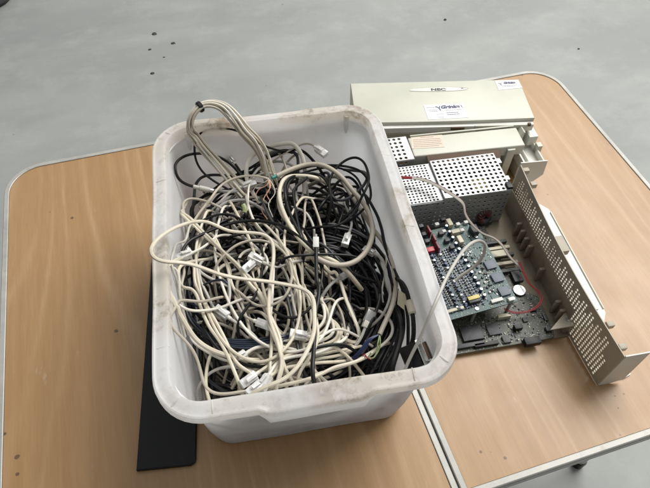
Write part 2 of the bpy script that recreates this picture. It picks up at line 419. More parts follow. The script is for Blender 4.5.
# corner pivots, crossbars, legs, clips under the top
for (x, y) in ((.10, .09), (.10, D-.09), (1.10, .09), (1.10, D-.09)):
    mb = MB(); sx = -1 if x < .6 else 1
    mb.tube([(x, y, -.028), (x+sx*.03, y, FZ+.03)], .0125, 14); lg = mb.build('leg', M['trim'], tb)
    mb = MB(); mb.cyl((x+sx*.031, y, FZ+.0165), .016, .033, n=16, b=.003); mb.build('foot', M['black_plastic'], lg)
for x in (.115, 1.085):
    mb = MB(); mb.tube([(x, .09, -.34), (x, D-.09, -.34)], .009, 12); mb.build('crossbar', M['trim'], tb)
def clip(px, py, w):
    p = at(px, py, -.03); mb = MB(); mb.box((p.x, .012, -.0345), (w, .026, .013), b=.003); mb.build('latch', M['black_plastic'], tb)
clip(607, 458, .011); clip(644, 444, .022)
for y in (.12, .40, .68):
    mb = MB(); mb.box((.6, y, -.031), (.06, .045, .003), b=.001); mb.cyl((.6, y, -.033), .004, .045, axis='Y', n=12); mb.build('hinge', M['steel'], tb)
tag(tb, 'folding table with two wood-grain leaves and pale metal edging, carrying the tub and computer', 'table')

# ------------------------------------------------------------------ black strip beside the tub
mb = MB()
p1, p2 = at(137.5, 472, .0), at(196.5, 467.5, .0)
dy = Vector((math.sin(.178), math.cos(.178), 0)); dx = Vector((dy.y, -dy.x, 0)); L_ = .36; W_ = (p2-p1).dot(dx)
A = Matrix(((dx.x, dy.x, 0, p1.x), (dx.y, dy.y, 0, p1.y), (0, 0, 1, 0), (0, 0, 0, 1)))
def strip_pts(o):
    r = .007
    pts = [(o, o), (W_-r, o-.001)] + [(W_-r+(r-o)*math.sin(a), r-(r-o)*math.cos(a)) for a in [math.radians(15*k) for k in range(1, 7)]] + [(W_-o+.002, L_-o), (o, L_-o)]
    return [Vector((x, y, 0)) for x, y in pts]
rs = []
for o, z in ((.001, .0006), (0, .0014), (0, .006), (.0012, .0072)): rs.append([A @ (p+Vector((0, 0, z))) for p in strip_pts(o)])
mb.loft(rs, capa=True, capb=True)
tag(mb.build('black_panel', M['black_plastic']), 'thin flat black plastic panel lying on the table along the left side of the tub', 'panel')

# ------------------------------------------------------------------ tub
tub = empty('storage_tub', BO)
HX, HY, RH = .1806, .2452, .2192
def wallpos(z, inner=0):
    k = (RH-z)/RH
    return (HX-.0190-.0200*k-inner, HY-.0190-.0200*k-inner)
def handle(p, hx, hy):
    """0..1 weight of the grip bulge in the middle of the short sides"""
    w = max(0, min(1, (.066-abs(p.x))/.012)); w = w*w*(3-2*w)
    return w if abs(abs(p.y)-hy) < .03 and abs(p.x) < hx-.03 else 0
rings = []; SEG = 10
def ring(hx, hy, r, z, hz=0, ho=0, sub=14):
    base = rrect(hx, hy, r, z, SEG); out = []
    n_ = len(base)
    for i in range(n_):
        a, b = base[i], base[(i+1) % n_]
        out.append(a.copy())
        if (b-a).length > .08:
            for k in range(1, 40): out.append(a.lerp(b, k/40))
    for p in out:
        w = handle(p, hx, hy)
        p.z += hz*w; p.y += math.copysign(ho*w, p.y)
        # hand-made unevenness of old moulded plastic
        p.x += .0006*math.sin(p.y*37+z*20); p.y += .0005*math.sin(p.x*41); p.z += .0007*math.sin(p.x*23+p.y*17)*(z/RH)
    return [BM @ p for p in out]
bx_, by_ = wallpos(0)
prof = [(bx_-.035, by_-.035, .02, .0015), (bx_-.010, by_-.010, .030, .0008), (bx_-.002, by_-.002, .034, .0045), (bx_+.0008, by_+.0008, .036, .012)]
rr = [ring(a, b, c, d) for a, b, c, d in prof]
for z in (.05, .10, .15, .185): a, b = wallpos(z); rr.append(ring(a, b, .031+.010*z/RH, z))
a, b = wallpos(.206)
rr.append(ring(a, b, .049, .203, -.004))
rr.append(ring(a+.010, b+.010, .052, .2075, -.007, .001))
rr.append(ring(HX-.0035, HY-.0035, .058, .2060, -.011, .004))
rr.append(ring(HX-.0030, HY-.0030, .058, .2040, -.013, .005))
rr.append(ring(HX-.0004, HY-.0004, .059, .2036, -.0135, .006))
rr.append(ring(HX, HY, .059, .2050, -.0125, .006))
rr.append(ring(HX-.0001, HY-.0001, .059, .2155, -.008, .005))
rr.append(ring(HX-.0010, HY-.0010, .0585, .2176, -.006, .0045))
rr.append(ring(HX-.0026, HY-.0026, .058, .2182, -.005, .004))
rr.append(ring(HX-.0046, HY-.0046, .057, .2172, -.004, .003))
rr.append(ring(HX-.0070, HY-.0070, .056, .2172, -.003, .001))
rr.append(ring(HX-.0130, HY-.0130, .050, .2192, -.001))
rr.append(ring(HX-.0172, HY-.0172, .0455, .2206))
rr.append(ring(HX-.0192, HY-.0192, .0400, .2206))
rr.append(ring(HX-.0206, HY-.0206, .0375, .2188))
for z in (.19, .15, .10, .05, .016): a, b = wallpos(z, .0026); rr.append(ring(a, b, .028+.008*z/RH, z))
a, b = wallpos(.0, .0026)
rr.append(ring(a-.003, b-.003, .031, .0065)); rr.append(ring(a-.012, b-.012, .025, .0036)); rr.append(ring(a-.035, b-.035, .018, .0036))
mb = MB(); mb.loft(rr, capa=True, capb=True)
mb.build('shell', M['tub'], tub, origin=ORG[tub]).data.transform(Matrix())
# moulding ribs over the lip and two long ribs down the back wall
def liprib(x, y, ax):
    if ax == 'y': c = [(x, s_*(HY-o), z) for s_ in (y,) for o, z in ((.006, .2168), (.011, .2182), (.016, .2196), (.0190, .2200), (.0204, .2182))]
    else: c = [(y*(HX-o), x, z) for o, z in ((.006, .2168), (.011, .2182), (.016, .2196), (.0190, .2200), (.0204, .2182))]
    mb.tube([BM @ Vector(p) for p in c], .0009, 8)
LR = [(x, s_, 'y') for x in (-.115, .115) for s_ in (-1, 1)] + [(y, s_, 'x') for y in (-.15, -.02, .12) for s_ in (-1, 1)]
for a_ in LR:
    mb = MB(); liprib(*a_); mb.build('lip_rib', M['tub'], tub)
for sx in (-1, 1):
    for s_ in (-1, 1):   # diagonal corner ribs
        c = [(sx*(HX-.017-o), s_*(HY-.017-o), z) for o, z in ((.003, .2164), (.006, .2178), (.0095, .2192), (.0125, .2196))]
        mb = MB(); mb.tube([BM @ Vector(p) for p in c], .0011, 8); mb.build('lip_rib', M['tub'], tub)
for x in (-.128, .128):
    pts = []
    for z in (.214, .205, .195, .185, .178):
        a, b = wallpos(z, .0026); pts.append(BM @ Vector((x, b-.0005, z)))
    mb = MB(); mb.tube(pts, lambda t: .0042*math.sqrt(max(.02, 1-t**3)), 10); mb.build('wall_rib', M['tub'], tub)
tag(tub, 'milky white plastic storage tub with a grimy rolled rim, heaped with old cables', 'storage tub')
# ------------------------------------------------------------------ cables
TILE = {'A': (150, 90), 'B': (270, 90), 'C': (145, 180), 'D': (270, 180), 'E': (145, 270), 'F': (270, 270), 'G': (180, 330), 'H': (340, 270), 'P': (0, 0)}
def px(t, x, y):
    if t == 'P': return x, y
    return TILE[t][0]+x/4.643, TILE[t][1]+y/4.643
def zbase(u, v):
    z = .118+.034*max(0, min(1, (v-165)/90))
    z -= .030*max(0, min(1, (u-325)/25))*max(0, min(1, (v-190)/30))
    return z
def inside(p, r, pin=True):
    """keep a point within the tub walls"""
    q = BMI @ p; hx, hy = wallpos(min(q.z, RH), .0030+r)
    hx -= .001; hy -= .001
    q.x = max(-hx, min(hx, q.x)); q.y = max(-hy, min(hy, q.y)); q.z = max(q.z, .0045+r)
    rr_ = .031; ax, ay = abs(q.x)-(hx-rr_), abs(q.y)-(hy-rr_)
    if ax > 0 and ay > 0 and math.hypot(ax, ay) > rr_:
        k = rr_/math.hypot(ax, ay); q.x = math.copysign(hx-rr_+ax*k, q.x); q.y = math.copysign(hy-rr_+ay*k, q.y)
    return BM @ q
def ispx(u, v, z, r):
    for _ in range(80):
        p = at(u, v, z); q = BMI @ p; hx, hy = wallpos(min(z, RH), .0040+r)
        # moving up the line of sight takes the point off the left, back and right walls
        if (q.x < -hx or q.x > hx or q.y > hy) and z < .214: z += .003
        else: break
    return at(u, v, z), z
def path(spec, r, dz):
    """spec: [(tile, [(x, y)...]), ...]; dz: offsets spread evenly along the path (or ('abs', ...) for true heights)"""
    pts = []
    for t, ps in spec:
        for p in ps: pts.append(px(t, *p))
    n_ = len(pts); out = []; Z = []
    ab = isinstance(dz[0], str); vals = dz[1:] if ab else dz
    for i, (u, v) in enumerate(pts):
        s = i/(n_-1)*(len(vals)-1); k = min(int(s), len(vals)-2) if len(vals) > 1 else 0
        d = vals[k] if len(vals) == 1 else vals[k]+(vals[k+1]-vals[k])*(s-k)
        Z.append(d if ab else ispx(u, v, zbase(u, v)+d, r)[1])
    for _ in range(3 if not ab else 0):     # a cable is stiff: spread height changes along it
        Z = [max(Z[i], (Z[max(i-1, 0)]+Z[min(i+1, n_-1)])/2-.004) for i in range(n_)]
        Z = [(Z[max(i-1, 0)]+2*Z[i]+Z[min(i+1, n_-1)])/4 for i in range(n_)]
    for (u, v), z in zip(pts, Z):
        p = at(u, v, z)
        out.append(inside(p, r) if z < .205 else p)
    return out
def frame(p, d, up=Vector((0, 0, 1)), roll=0):
    d = d.normalized(); x = d.cross(up)
    x = Vector((1, 0, 0)) if x.length < 1e-3 else x.normalized()
    z = x.cross(d).normalized()
    return Matrix(((x.x, d.x, z.x, p.x), (x.y, d.y, z.y, p.y), (x.z, d.z, z.z, p.z), (0, 0, 0, 1))) @ Matrix.Rotation(roll, 4, 'Y')
def rj(p, d, parent, big=1.0, roll=0, mat='clear'):
    """modular telephone / network plug with contacts and latch, pointing along d"""
    X = frame(p, d, roll=roll); k = big
    mb = MB(); mb.box((0, .008*k, 0), (.0098*k, .019*k, .0072*k), X, b=.0007)
    mb.box((0, .006*k, .0050*k), (.0042*k, .013*k, .0011*k), X @ Matrix.Rotation(math.radians(10), 4, 'X'), b=.0003)
    pl = mb.build('plug', M[mat], parent)
    mb = MB(); mb.box((0, .0148*k, -.0028*k), (.0078*k, .0042*k, .0022*k), X, b=.0003); mb.build('contacts', M['silver'], pl)
    mb = MB(); mb.cyl((0, .000, 0), .0023*k, .013*k, X, axis='Y', n=10, b=.0004); mb.build('crimped_cable_end', M['ivory'], pl)
CAB = []
def cable(spec, r, mat, dz, label, group=None, plug=None, flat=1.0, n=8, cat='cable', step=.0032, ends=()):
    K = path(spec, r, dz); held = set(ends)|{w_ for w_, _, _ in (plug or [])}
    def tail(a, b):      # a free end dives into the heap instead of stopping in the open
        d = (a-b); d.z = 0; d = d.normalized() if d.length > 1e-5 else Vector((1, 0, 0)); t_ = Vector((-d.y, d.x, 0))*random.uniform(-.4, .4)
        return [inside(a+(d+t_*k)*(.016*k)+Vector((0, 0, dz_)), r) for k, dz_ in ((1, -.010), (2, -.028), (3, -.050))]
    if 1 not in held and K[-1].z < .225: K = K+tail(K[-1], K[-2])
    if 0 not in held and K[0].z < .225: K = tail(K[0], K[1])[::-1]+K
    P = spline(K, step)
    for _ in range(7): P = [P[0]]+[(P[i-1]+P[i]*2+P[i+1])/4 for i in range(1, len(P)-1)]+[P[-1]]
    P = [inside(p, r) if p.z < .2 else p for p in P]
    # fine waviness of old cable
    a, b, c = random.uniform(0, 6), random.uniform(0, 6), random.uniform(.0002, .0006)
    P = [p+Vector((math.sin(i*.11+a)*c, math.sin(i*.13+b)*c, 0)) for i, p in enumerate(P)]
    mb = MB(); mb.tube(P, r, n, flat)
    if plug:
        e = empty('cable', (P[0].x, P[0].y, min(p.z for p in P)-r)); mb.build('sheath', M[mat], e)
        for which, kind, roll in plug:
            p, d = (P[0], P[0]-P[3]) if which == 0 else (P[-1], P[-1]-P[-4])
            if kind == 'rj': rj(p, d, e, 1.0, roll)
            elif kind == 'rj45': rj(p, d, e, 1.18, roll)
            elif kind == 'din':
                m2 = MB(); X = frame(p, d); m2.cyl((0, .006, 0), .0046, .018, X, axis='Y', n=14, b=.001); m2.cyl((0, -.007, 0), .0034, .010, X, axis='Y', n=12, b=.0008)
                pl = m2.build('plug', M['silver_grey'], e)
                m2 = MB(); m2.cyl((0, .0175, 0), .0038, .006, X, axis='Y', n=14, b=.0005); m2.build('metal_tip', M['silver'], pl)
            elif kind == 'metal':
                m2 = MB(); X = frame(p, d, roll=roll); m2.box((0, .008, 0), (.0135, .018, .0055), X, b=.0008); pl = m2.build('plug', M['silver'], e)
                m2 = MB(); m2.box((0, -.004, 0), (.011, .010, .0065), X, b=.0012); m2.build('plug_boot', M['ivory'], pl)
        o = e
    else:
        o = mb.build('cable', M[mat])
    tag(o, label, cat, group); return o, P
def stray(P, r, mat, parent, name='wire'):
    mb = MB(); mb.tube(spline(P, .002), r, 6); return mb.build(name, M[mat], parent)

# --- filler: the depth of the heap
def coil(cx, cy, R_, el, rot, turns, z0, z1, r, mat, wob=.012):
    P = []; n_ = int(turns*16); ph = random.uniform(0, 6.28); w1, w2 = random.uniform(0, 6), random.uniform(0, 6)
    for i in range(n_):
        t = i/(n_-1); a = ph+turns*2*math.pi*t
        rr_ = R_*(1+.18*math.sin(a*.37+w1))
        x, y = rr_*math.cos(a), rr_*el*math.sin(a)
        x, y = x*math.cos(rot)-y*math.sin(rot), x*math.sin(rot)+y*math.cos(rot)
        z = z0+(z1-z0)*t+wob*math.sin(a*1.3+w2)
        P.append(inside(BM @ Vector((cx+x+.01*math.sin(a*.6+w2), cy+y+.012*math.sin(a*.45+w1), z)), r))
    return P
GC, GB, GG = 'pale cables tangled deep in the tub', 'black cables tangled deep in the tub', 'grey cables tangled deep in the tub'
def filler(n_, xr, yr, zr, mats, seed, Rr=(.035, .10)):
    rnd = random.Random(seed); st = random.getstate(); random.seed(seed*11+3)
    for k in range(n_):
        mat = rnd.choice(mats); r = {'cream': .0025, 'ivory': .0023, 'tan': .0022, 'grey': .0026, 'silver_grey': .0024, 'black': .0022, 'charcoal': .0028, 'navy': .0016}[mat]*rnd.uniform(.8, 1.15)
        z0 = rnd.uniform(*zr); z1 = max(.012, min(zr[1], z0+rnd.uniform(-.04, .04)))
        P = coil(rnd.uniform(*xr), rnd.uniform(*yr), rnd.uniform(*Rr), rnd.uniform(.5, 1.3), rnd.uniform(0, 3.14), rnd.uniform(1.2, 3.0), z0, z1, r, mat)
        mb = MB(); mb.tube(spline(P, .006), r, 7)
        dark = mat in ('black', 'charcoal', 'navy')
        g = GB if dark else (GG if mat in ('grey', 'tan') else GC)
        l = 'dark cable coiled deep in the heap in the tub' if dark else ('grey-tan cable coiled deep in the heap in the tub' if g == GG else 'pale cream cable coiled deep in the heap in the tub')
        tag(mb.build('cable', M[mat]), l, 'cable', g)
    random.setstate(st)
PAL = ['cream', 'ivory', 'tan', 'cream']
filler(24, (-.10, .03), (-.15, .12), (.012, .10), ['cream', 'black', 'tan', 'black', 'black', 'charcoal', 'silver_grey', 'black'], 5, (.05, .12))
filler(15, (-.07, .02), (-.10, .09), (.06, .110), ['cream', 'ivory', 'black', 'tan', 'black', 'silver_grey', 'black', 'charcoal'], 6, (.05, .11))
filler(22, (.03, .11), (-.16, .10), (.012, .085), ['black', 'black', 'charcoal', 'black', 'charcoal', 'tan'], 8)
filler(10, (.045, .10), (-.12, .09), (.06, .10), ['black', 'black', 'charcoal', 'black'], 9, (.03, .07))
filler(12, (-.07, .08), (.08, .16), (.015, .08), ['black', 'cream', 'charcoal', 'tan', 'black'], 10, (.03, .07))
filler(12, (-.06, .07), (.07, .14), (.06, .118), ['black', 'charcoal', 'grey', 'black', 'tan', 'silver_grey'], 14, (.025, .06))
filler(6, (-.10, -.05), (-.10, .10), (.08, .135), ['black', 'charcoal', 'cream', 'black'], 15, (.04, .08))
# --- individually traced cables
def C_(spec, r, mat, dz, label, **k): return cable(spec, r*(.84 if mat in ('cream', 'ivory', 'tan', 'silver_grey') and r < 3.5 else .95)/1000, mat, dz, label, **k)
# lower layer arcs, cream fan in the near middle
GF = 'cream cables fanned in the near middle of the heap'
fans = [[(-10, 395), (100, 380), (200, 358), (280, 338), (318, 308), (318, 270), (290, 238), (262, 238)],
        [(0, 415), (110, 398), (210, 374), (285, 352), (322, 322), (330, 280), (300, 240), (270, 225)],
        [(-20, 370), (90, 362), (190, 342), (260, 320), (296, 296), (300, 262), (285, 225), (262, 190), (240, 150)],
        [(-30, 440), (80, 420), (180, 395), (270, 370), (310, 345), (325, 310)],
        [(-20, 350), (70, 350), (160, 330), (230, 300), (268, 262), (275, 215), (255, 165), (235, 135)],
        [(10, 455), (110, 430), (200, 405), (290, 380), (350, 372), (395, 360)],
        [(0, 335), (80, 330), (150, 310), (215, 280), (250, 245), (258, 205), (246, 165)]]
fl = ['outermost', 'second', 'third', 'flattest', 'innermost', 'lowest', 'tightest']
for k, ps in enumerate(fans):
    C_([('F', ps)], 2.6, ['cream', 'cream', 'ivory', 'cream', 'cream', 'cream', 'ivory'][k], [-.014+.002*k, -.006], '%s cream cable of the fan of loops in the near middle of the tub' % fl[k], group=GF)
C_([('F', [(130, 320), (60, 300), (20, 250), (30, 190), (50, 140), (82, 170), (88, 240), (64, 300), (0, 352), (-60, 372)])], 2.4, 'cream', [-.018, -.008], 'cream cable in a narrow hook left of the fan of loops')
C_([('F', [(250, 138), (290, 128), (318, 165), (340, 225), (348, 300), (352, 370), (370, 460)])], 2.2, 'tan', [-.02, -.01, -.02], 'tan cable arching down into the black cables right of the fan')
C_([('F', [(270, 240), (290, 270), (320, 300), (360, 330), (410, 340), (415, 290), (385, 215), (350, 130), (330, 60), (300, 0)]), ('D', [(285, 440), (240, 385), (200, 360)])], 2.7, 'cream', [-.014, -.004, -.008], 'flat two-core cream cable bent in a long V across the black cables', flat=1.25)
C_([('F', [(355, 140), (385, 190), (402, 260), (400, 310), (380, 250), (350, 180)])], 2.6, 'charcoal', [-.012], 'thick charcoal cable doubled back beside the V of cream cable')
C_([('F', [(210, 415), (300, 402), (380, 376), (398, 360), (380, 350)])], 2.7, 'cream', [0, -.005], 'short cream cable running left from the stripped grey cable end')
C_([('F', [(200, 492), (300, 462), (400, 425), (450, 392), (520, 350), (562, 308), (572, 262), (545, 215), (505, 190)]), ], 2.5, 'ivory', [.004, .004, -.004], 'ivory cable looping up along the near right of the heap')
C_([('G', [(470, 258), (560, 240), (640, 215)]), ('F', [(300, 452), (390, 428), (470, 390), (500, 360)])], 2.9, 'cream', [.014, .004], 'thick cream cable lying just inside the near rim of the tub')
# dark coils on the right
rgt = [[(230, 225), (340, 255), (430, 300), (500, 380), (535, 470)], [(250, 260), (350, 285), (430, 340), (480, 420), (500, 488)], [(250, 300), (330, 320), (400, 370), (440, 430), (460, 488)],
       [(260, 205), (370, 225), (470, 285), (540, 380), (560, 470)], [(240, 330), (300, 350), (360, 400), (400, 470)]]
tails = [[(560, 60), (580, 150), (575, 250), (545, 340), (500, 430)], [(520, 60), (545, 150), (540, 250), (500, 340), (450, 420)], [(480, 60), (500, 150), (490, 240), (450, 320), (390, 400)],
         [(590, 70), (612, 170), (605, 280), (575, 370), (530, 450)], [(430, 60), (450, 140), (440, 220), (400, 300)]]
for k in range(5):
    for q in (0, 1):
        o_ = q*14
        C_([('D', [(x+o_*.6, y+o_) for x, y in rgt[k]]), ('F', [(x+o_, y+o_) for x, y in tails[k]])], 3.0-.4*q, 'black' if (k+q) % 3 else 'charcoal', [-.022+.004*k, -.012, -.016],
           'black cable in the thick parallel coil down the right side of the tub', group='black cables coiled down the right side of the tub')
C_([('F', [(596, 200), (612, 280), (596, 360), (566, 450)])], 4.4, 'black', [.016, .01], 'thickest black cable, standing upright against the right wall of the tub')
C_([('D', [(455, 85), (480, 130), (505, 170), (520, 230), (530, 290), (560, 380), (595, 455), (612, 488)]), ('F', [(620, 90), (628, 150)])], 2.6, 'black', [.014, .0, 0], 'black cable following the right wall from the loops at the back')
# middle strands
C_([('F', [(110, -40), (118, 20), (125, 90), (135, 180), (150, 300), (160, 380)])], 2.9, 'cream', [-.006, .0], 'straight cream cable falling through the middle of the heap, thickest of its neighbours')
C_([('F', [(150, -30), (152, 60), (158, 150), (170, 230), (190, 300), (188, 400)])], 2.3, 'cream', [-.008, -.004], 'straight cream cable just right of the thickest falling one')
C_([('F', [(60, -10), (92, 60), (108, 150), (128, 240), (150, 320)])], 2.4, 'ivory', [-.008, -.002], 'ivory cable slanting down left of the thickest falling one')
C_([('D', [(0, 300), (20, 380), (30, 488)]), ('F', [(42, 50), (74, 110), (94, 190), (116, 280), (135, 370), (140, 425)])], 2.7, 'charcoal', [-.006, .006, 0], 'charcoal cable slanting down through the cream cables left of the middle')
C_([('D', [(30, 215), (40, 280), (70, 340), (105, 400), (115, 488)])], 2.6, 'ivory', [.004, .004, .0], 'ivory cable bending down left of the labelled black cord')
C_([('D', [(90, 340), (130, 380), (150, 430), (150, 488)]), ('F', [(158, 60), (178, 140), (190, 220)])], 2.2, 'cream', [-.006], 'thin cream cable beside the label of the black cord')
C_([('D', [(150, -20), (155, 60), (130, 110), (120, 60), (130, 10)])], 2.5, 'silver_grey', [-.01], 'grey loop in the middle behind the labelled cord')
C_([('D', [(145, 255), (160, 190), (160, 120), (175, 75), (195, 90), (215, 140), (235, 200), (250, 280), (262, 350)])], 2.3, 'tan', [-.002, .004, -.006], 'tan cable rising in a narrow arch behind the white label')
C_([('D', [(120, 130), (165, 150), (195, 200), (205, 235)])], 2.4, 'silver_grey', [-.008, 0], 'pale grey cable leading into the top of the white label')
C_([('C', [(400, -10), (430, 50), (470, 105), (485, 150), (510, 205), (560, 262), (620, 312), (680, 345)])], 2.9, 'cream', [-.006, .0, .0], 'cream cable sweeping right from below the tied bundle')
C_([('C', [(475, 0), (468, 60), (482, 130), (505, 190), (550, 245), (610, 290), (660, 320)])], 2.5, 'ivory', [.002, .004, 0], 'ivory cable sweeping right just above its cream neighbour')
C_([('C', [(650, 15), (620, 60), (618, 110), (640, 170), (690, 220), (740, 260), (760, 330)])], 3.0, 'cream', [-.004, -.002], 'cream cable dropping in a bow below the frayed wires')
C_([('C', [(335, 135), (370, 105), (410, 95), (450, 92), (485, 100)])], 3.0, 'grey', [.0], 'short grey cable arching over the green tie')
C_([('C', [(290, 140), (330, 150), (390, 185), (440, 250), (520, 320), (580, 400)])], 2.6, 'silver_grey', [-.014, -.012], 'pale grey cable slanting under the long black one')
C_([('C', [(440, 410), (436, 360), (475, 325), (528, 322), (566, 355), (566, 410), (532, 450), (500, 470)])], 2.5, 'ivory', [-.006, .006, -.006], 'ivory cable in a small round loop left of the middle')
C_([('C', [(236, 500), (232, 430), (243, 350), (263, 280), (292, 243), (322, 262), (350, 320), (380, 400), (404, 492)]), ('E', [(440, 130), (475, 230), (490, 290)])], 2.6, 'cream', [.0, .008, .0], 'cream cable in a tall narrow arch on the left of the heap')
C_([('C', [(300, 330), (350, 350), (390, 400), (400, 470)]), ('E', [(385, 90), (395, 160), (420, 240), (410, 300)])], 2.5, 'tan', [-.012, -.01], 'tan cable running down inside the tall narrow arch')
C_([('E', [(285, 60), (330, 45), (365, 38), (380, 55)])], 1.6, 'navy', [.008], 'short navy cord bent beside the connector on the left')
C_([('E', [(220, 160), (290, 185), (370, 180), (430, 170), (510, 165)])], 1.7, 'navy', [.002], 'thin navy cord crossing the cream cables on the left')
for k in range(5):
    o_ = k*9
    C_([('E', [(190+o_*.3, 182+o_), (228+o_*.4, 238+o_*.8), (280, 286+o_*.6), (340, 315+o_*.6), (420, 326+o_), (500, 326+o_), (570, 316+o_), (630, 302+o_)])], 1.9, 'navy', [-.004, .003, 0], 'navy cord in the flat bundle sagging across the near left', group='navy cords sagging in a flat bundle across the near left')
C_([('E', [(185, 70), (178, 130), (190, 200), (225, 260), (290, 320)])], 2.6, 'black', [.0, -.004], 'black cable curving down inside the left end of the heap')
C_([('E', [(200, -30), (185, 30), (200, 80), (215, 150)])], 2.4, 'black', [-.004], 'short black cable at the left end under the cream loops')
C_([('E', [(140, 158), (200, 187), (280, 187), (360, 172), (430, 142), (500, 126), (560, 150), (602, 142), (640, 125)])], 2.3, 'ivory', [.016, .006, .004], 'ivory cable snaking level across the left half of the heap')
C_([('E', [(380, 215), (440, 258), (498, 295)])], 2.6, 'silver_grey', [.006], 'pale grey cable ending in a clear plug on the left', plug=[(0, 'rj45', 0)])
C_([('E', [(270, 0), (330, 20), (380, 60), (420, 130), (460, 160), (520, 130), (560, 90)])], 2.4, 'tan', [-.006, -.008], 'tan cable dipping through the left of the heap')
C_([('E', [(500, 30), (525, 110), (560, 190), (598, 285), (624, 360), (640, 440)])], 3.0, 'cream', [.006, .006, .01], 'thick cream cable of the long pair running from the pointed bend to the plugs')
C_([('C', [(170, 158), (228, 214), (290, 272), (350, 325), (400, 370), (450, 420), (492, 492)]), ('E', [(530, 105), (575, 200), (612, 280), (632, 350), (632, 420), (600, 480)])], 3.1, 'cream', [.020, .012, .008, .01], 'thick cream cable from the pointed bend at the far left of the heap')
C_([('C', [(168, 152), (205, 172), (262, 234), (325, 292), (372, 340), (420, 380), (470, 440)]), ('E', [(495, 40), (545, 130), (580, 230)])], 2.6, 'cream', [.024, .014, .008], 'thinner cream cable lying on the thick one from the pointed bend')
C_([('C', [(185, 165), (176, 110), (205, 86), (260, 93), (320, 113), (380, 148), (432, 200)])], 2.4, 'tan', [.020, .012, .0], 'tan cable in a rounded hook at the far left above the pointed bend')
C_([('C', [(186, 300), (196, 250), (240, 170), (300, 92), (372, 0)]), ('A', [(360, 410)])], 2.4, 'tan', [.012, .012, .01], 'tan cable slanting up across the back left')
C_([('C', [(120, 385), (118, 335), (150, 292), (190, 283), (205, 220)])], 2.0, 'silver_grey', [.03, .02], 'thin grey cable in a small bend by the left wall')
C_([('C', [(200, 340), (230, 400), (270, 440), (330, 470), (390, 492)])], 2.6, 'silver_grey', [.004], 'pale grey cable with a clear plug by the left wall', plug=[(0, 'rj', .3)])
C_([('E', [(92, -10), (98, 60), (128, 140), (158, 200), (198, 270), (238, 328), (300, 370), (372, 396), (440, 410)])], 3.5, 'cream', [.030, .018, .006], 'thick cream cable sweeping round the left wall to the near side')
C_([('E', [(155, 0), (150, 60), (178, 88), (212, 80), (236, 110), (262, 190), (300, 270), (340, 320), (380, 385), (425, 490)])], 2.8, 'cream', [.016, .012, .012], 'cream cable with a kink at its top on the left of the heap')
C_([('C', [(165, 488), (185, 430), (175, 380), (190, 330)])], 2.4, 'tan', [.014, .01], 'short tan cable standing by the left wall')
C_([('C', [(90, 492), (88, 440), (112, 402), (140, 405), (160, 440), (158, 492)])], 2.3, 'ivory', [.035, .035], 'ivory cable in a small hoop against the left wall')
C_([('E', [(228, -20), (232, 60), (258, 110), (300, 190), (340, 260), (380, 340), (410, 410), (440, 450), (490, 476)])], 2.8, 'cream', [.008, .012, .01], 'cream cable falling straight beside the tall arch to the near plugs')
C_([('E', [(252, -20), (258, 50), (288, 110), (330, 195), (370, 190), (395, 120), (385, 40)])], 2.4, 'silver_grey', [.004, .006], 'pale grey cable turning back by the tall arch')
C_([('E', [(300, 140), (260, 150), (160, 142), (116, 180), (108, 222), (132, 272), (190, 328), (230, 380), (252, 440), (264, 490)]), ('G', [(115, 262), (150, 296), (220, 300), (305, 284)])], 2.4, 'tan', [.010, .045, .02, .012], 'thin tan cable drooping down the left wall to the near corner')
C_([('E', [(262, 240), (220, 255), (205, 300), (230, 340), (300, 385)])], 2.4, 'ivory', [-.004], 'ivory cable bent low at the near left')
C_([('G', [(132, 322), (120, 270), (122, 200), (134, 140), (152, 95)])], 2.6, 'cream', [-.01, -.006], 'cream cable rising from the near left corner of the heap')
C_([('G', [(150, 190), (200, 172), (260, 170), (330, 190)])], 2.4, 'silver_grey', [-.010], 'pale grey cable lying low behind the near plugs')
C_([('G', [(345, 95), (370, 130), (440, 180), (500, 215), (560, 225)])], 2.4, 'tan', [-.006], 'tan cable slanting right behind the near plugs')
C_([('G', [(302, 112), (340, 84), (390, 73), (450, 72), (520, 90)])], 2.8, 'ivory', [.004], 'ivory cable with a clear plug facing the near left', plug=[(0, 'rj45', .2)])
C_([('G', [(345, 212), (400, 172), (450, 140), (520, 108), (600, 90), (680, 70)])], 2.7, 'cream', [.012, .0], 'cream cable ending in the left one of three clear plugs at the near rim', plug=[(0, 'rj45', -.4)])
C_([('G', [(408, 218), (432, 172), (470, 135), (560, 118), (640, 108), (720, 70)])], 2.7, 'ivory', [.016, .0], 'ivory cable ending in the right one of three clear plugs at the near rim', plug=[(0, 'rj45', .5)])
C_([('G', [(374, 252), (420, 215), (480, 180), (560, 165), (660, 150)])], 2.6, 'cream', [.018, .002], 'cream cable ending in the nearest of three clear plugs at the near rim', plug=[(0, 'rj45', .1)])
C_([('G', [(385, 268), (440, 248), (480, 232), (530, 190), (575, 125), (608, 55), (625, -10)]), ('F', [(205, 210), (205, 145), (182, 102), (132, 80), (62, 66), (0, 55)]), ('C', [(520, 466), (430, 456), (340, 436), (262, 406), (192, 386), (122, 382), (62, 376), (28, 345), (36, 300), (82, 255), (150, 216), (220, 194), (282, 192), (332, 212), (392, 238), (470, 244), (548, 250), (590, 280), (598, 350), (586, 440)]), ('E', [(578, 100), (575, 200), (592, 265), (622, 345), (632, 400)])],
   2.9, 'cream', ['abs', .185, .19, .185, .185, .182, .185, .20, .232, .245, .235, .215, .195, .185, .178, .172, .172], 'long flat cream cable looping out over the left rim and back', flat=1.15)
C_([('G', [(415, -20), (448, 55), (472, 118), (474, 180), (455, 228)])], 2.8, 'cream', [.018, .02], 'cream cable bowing down to the near plugs')
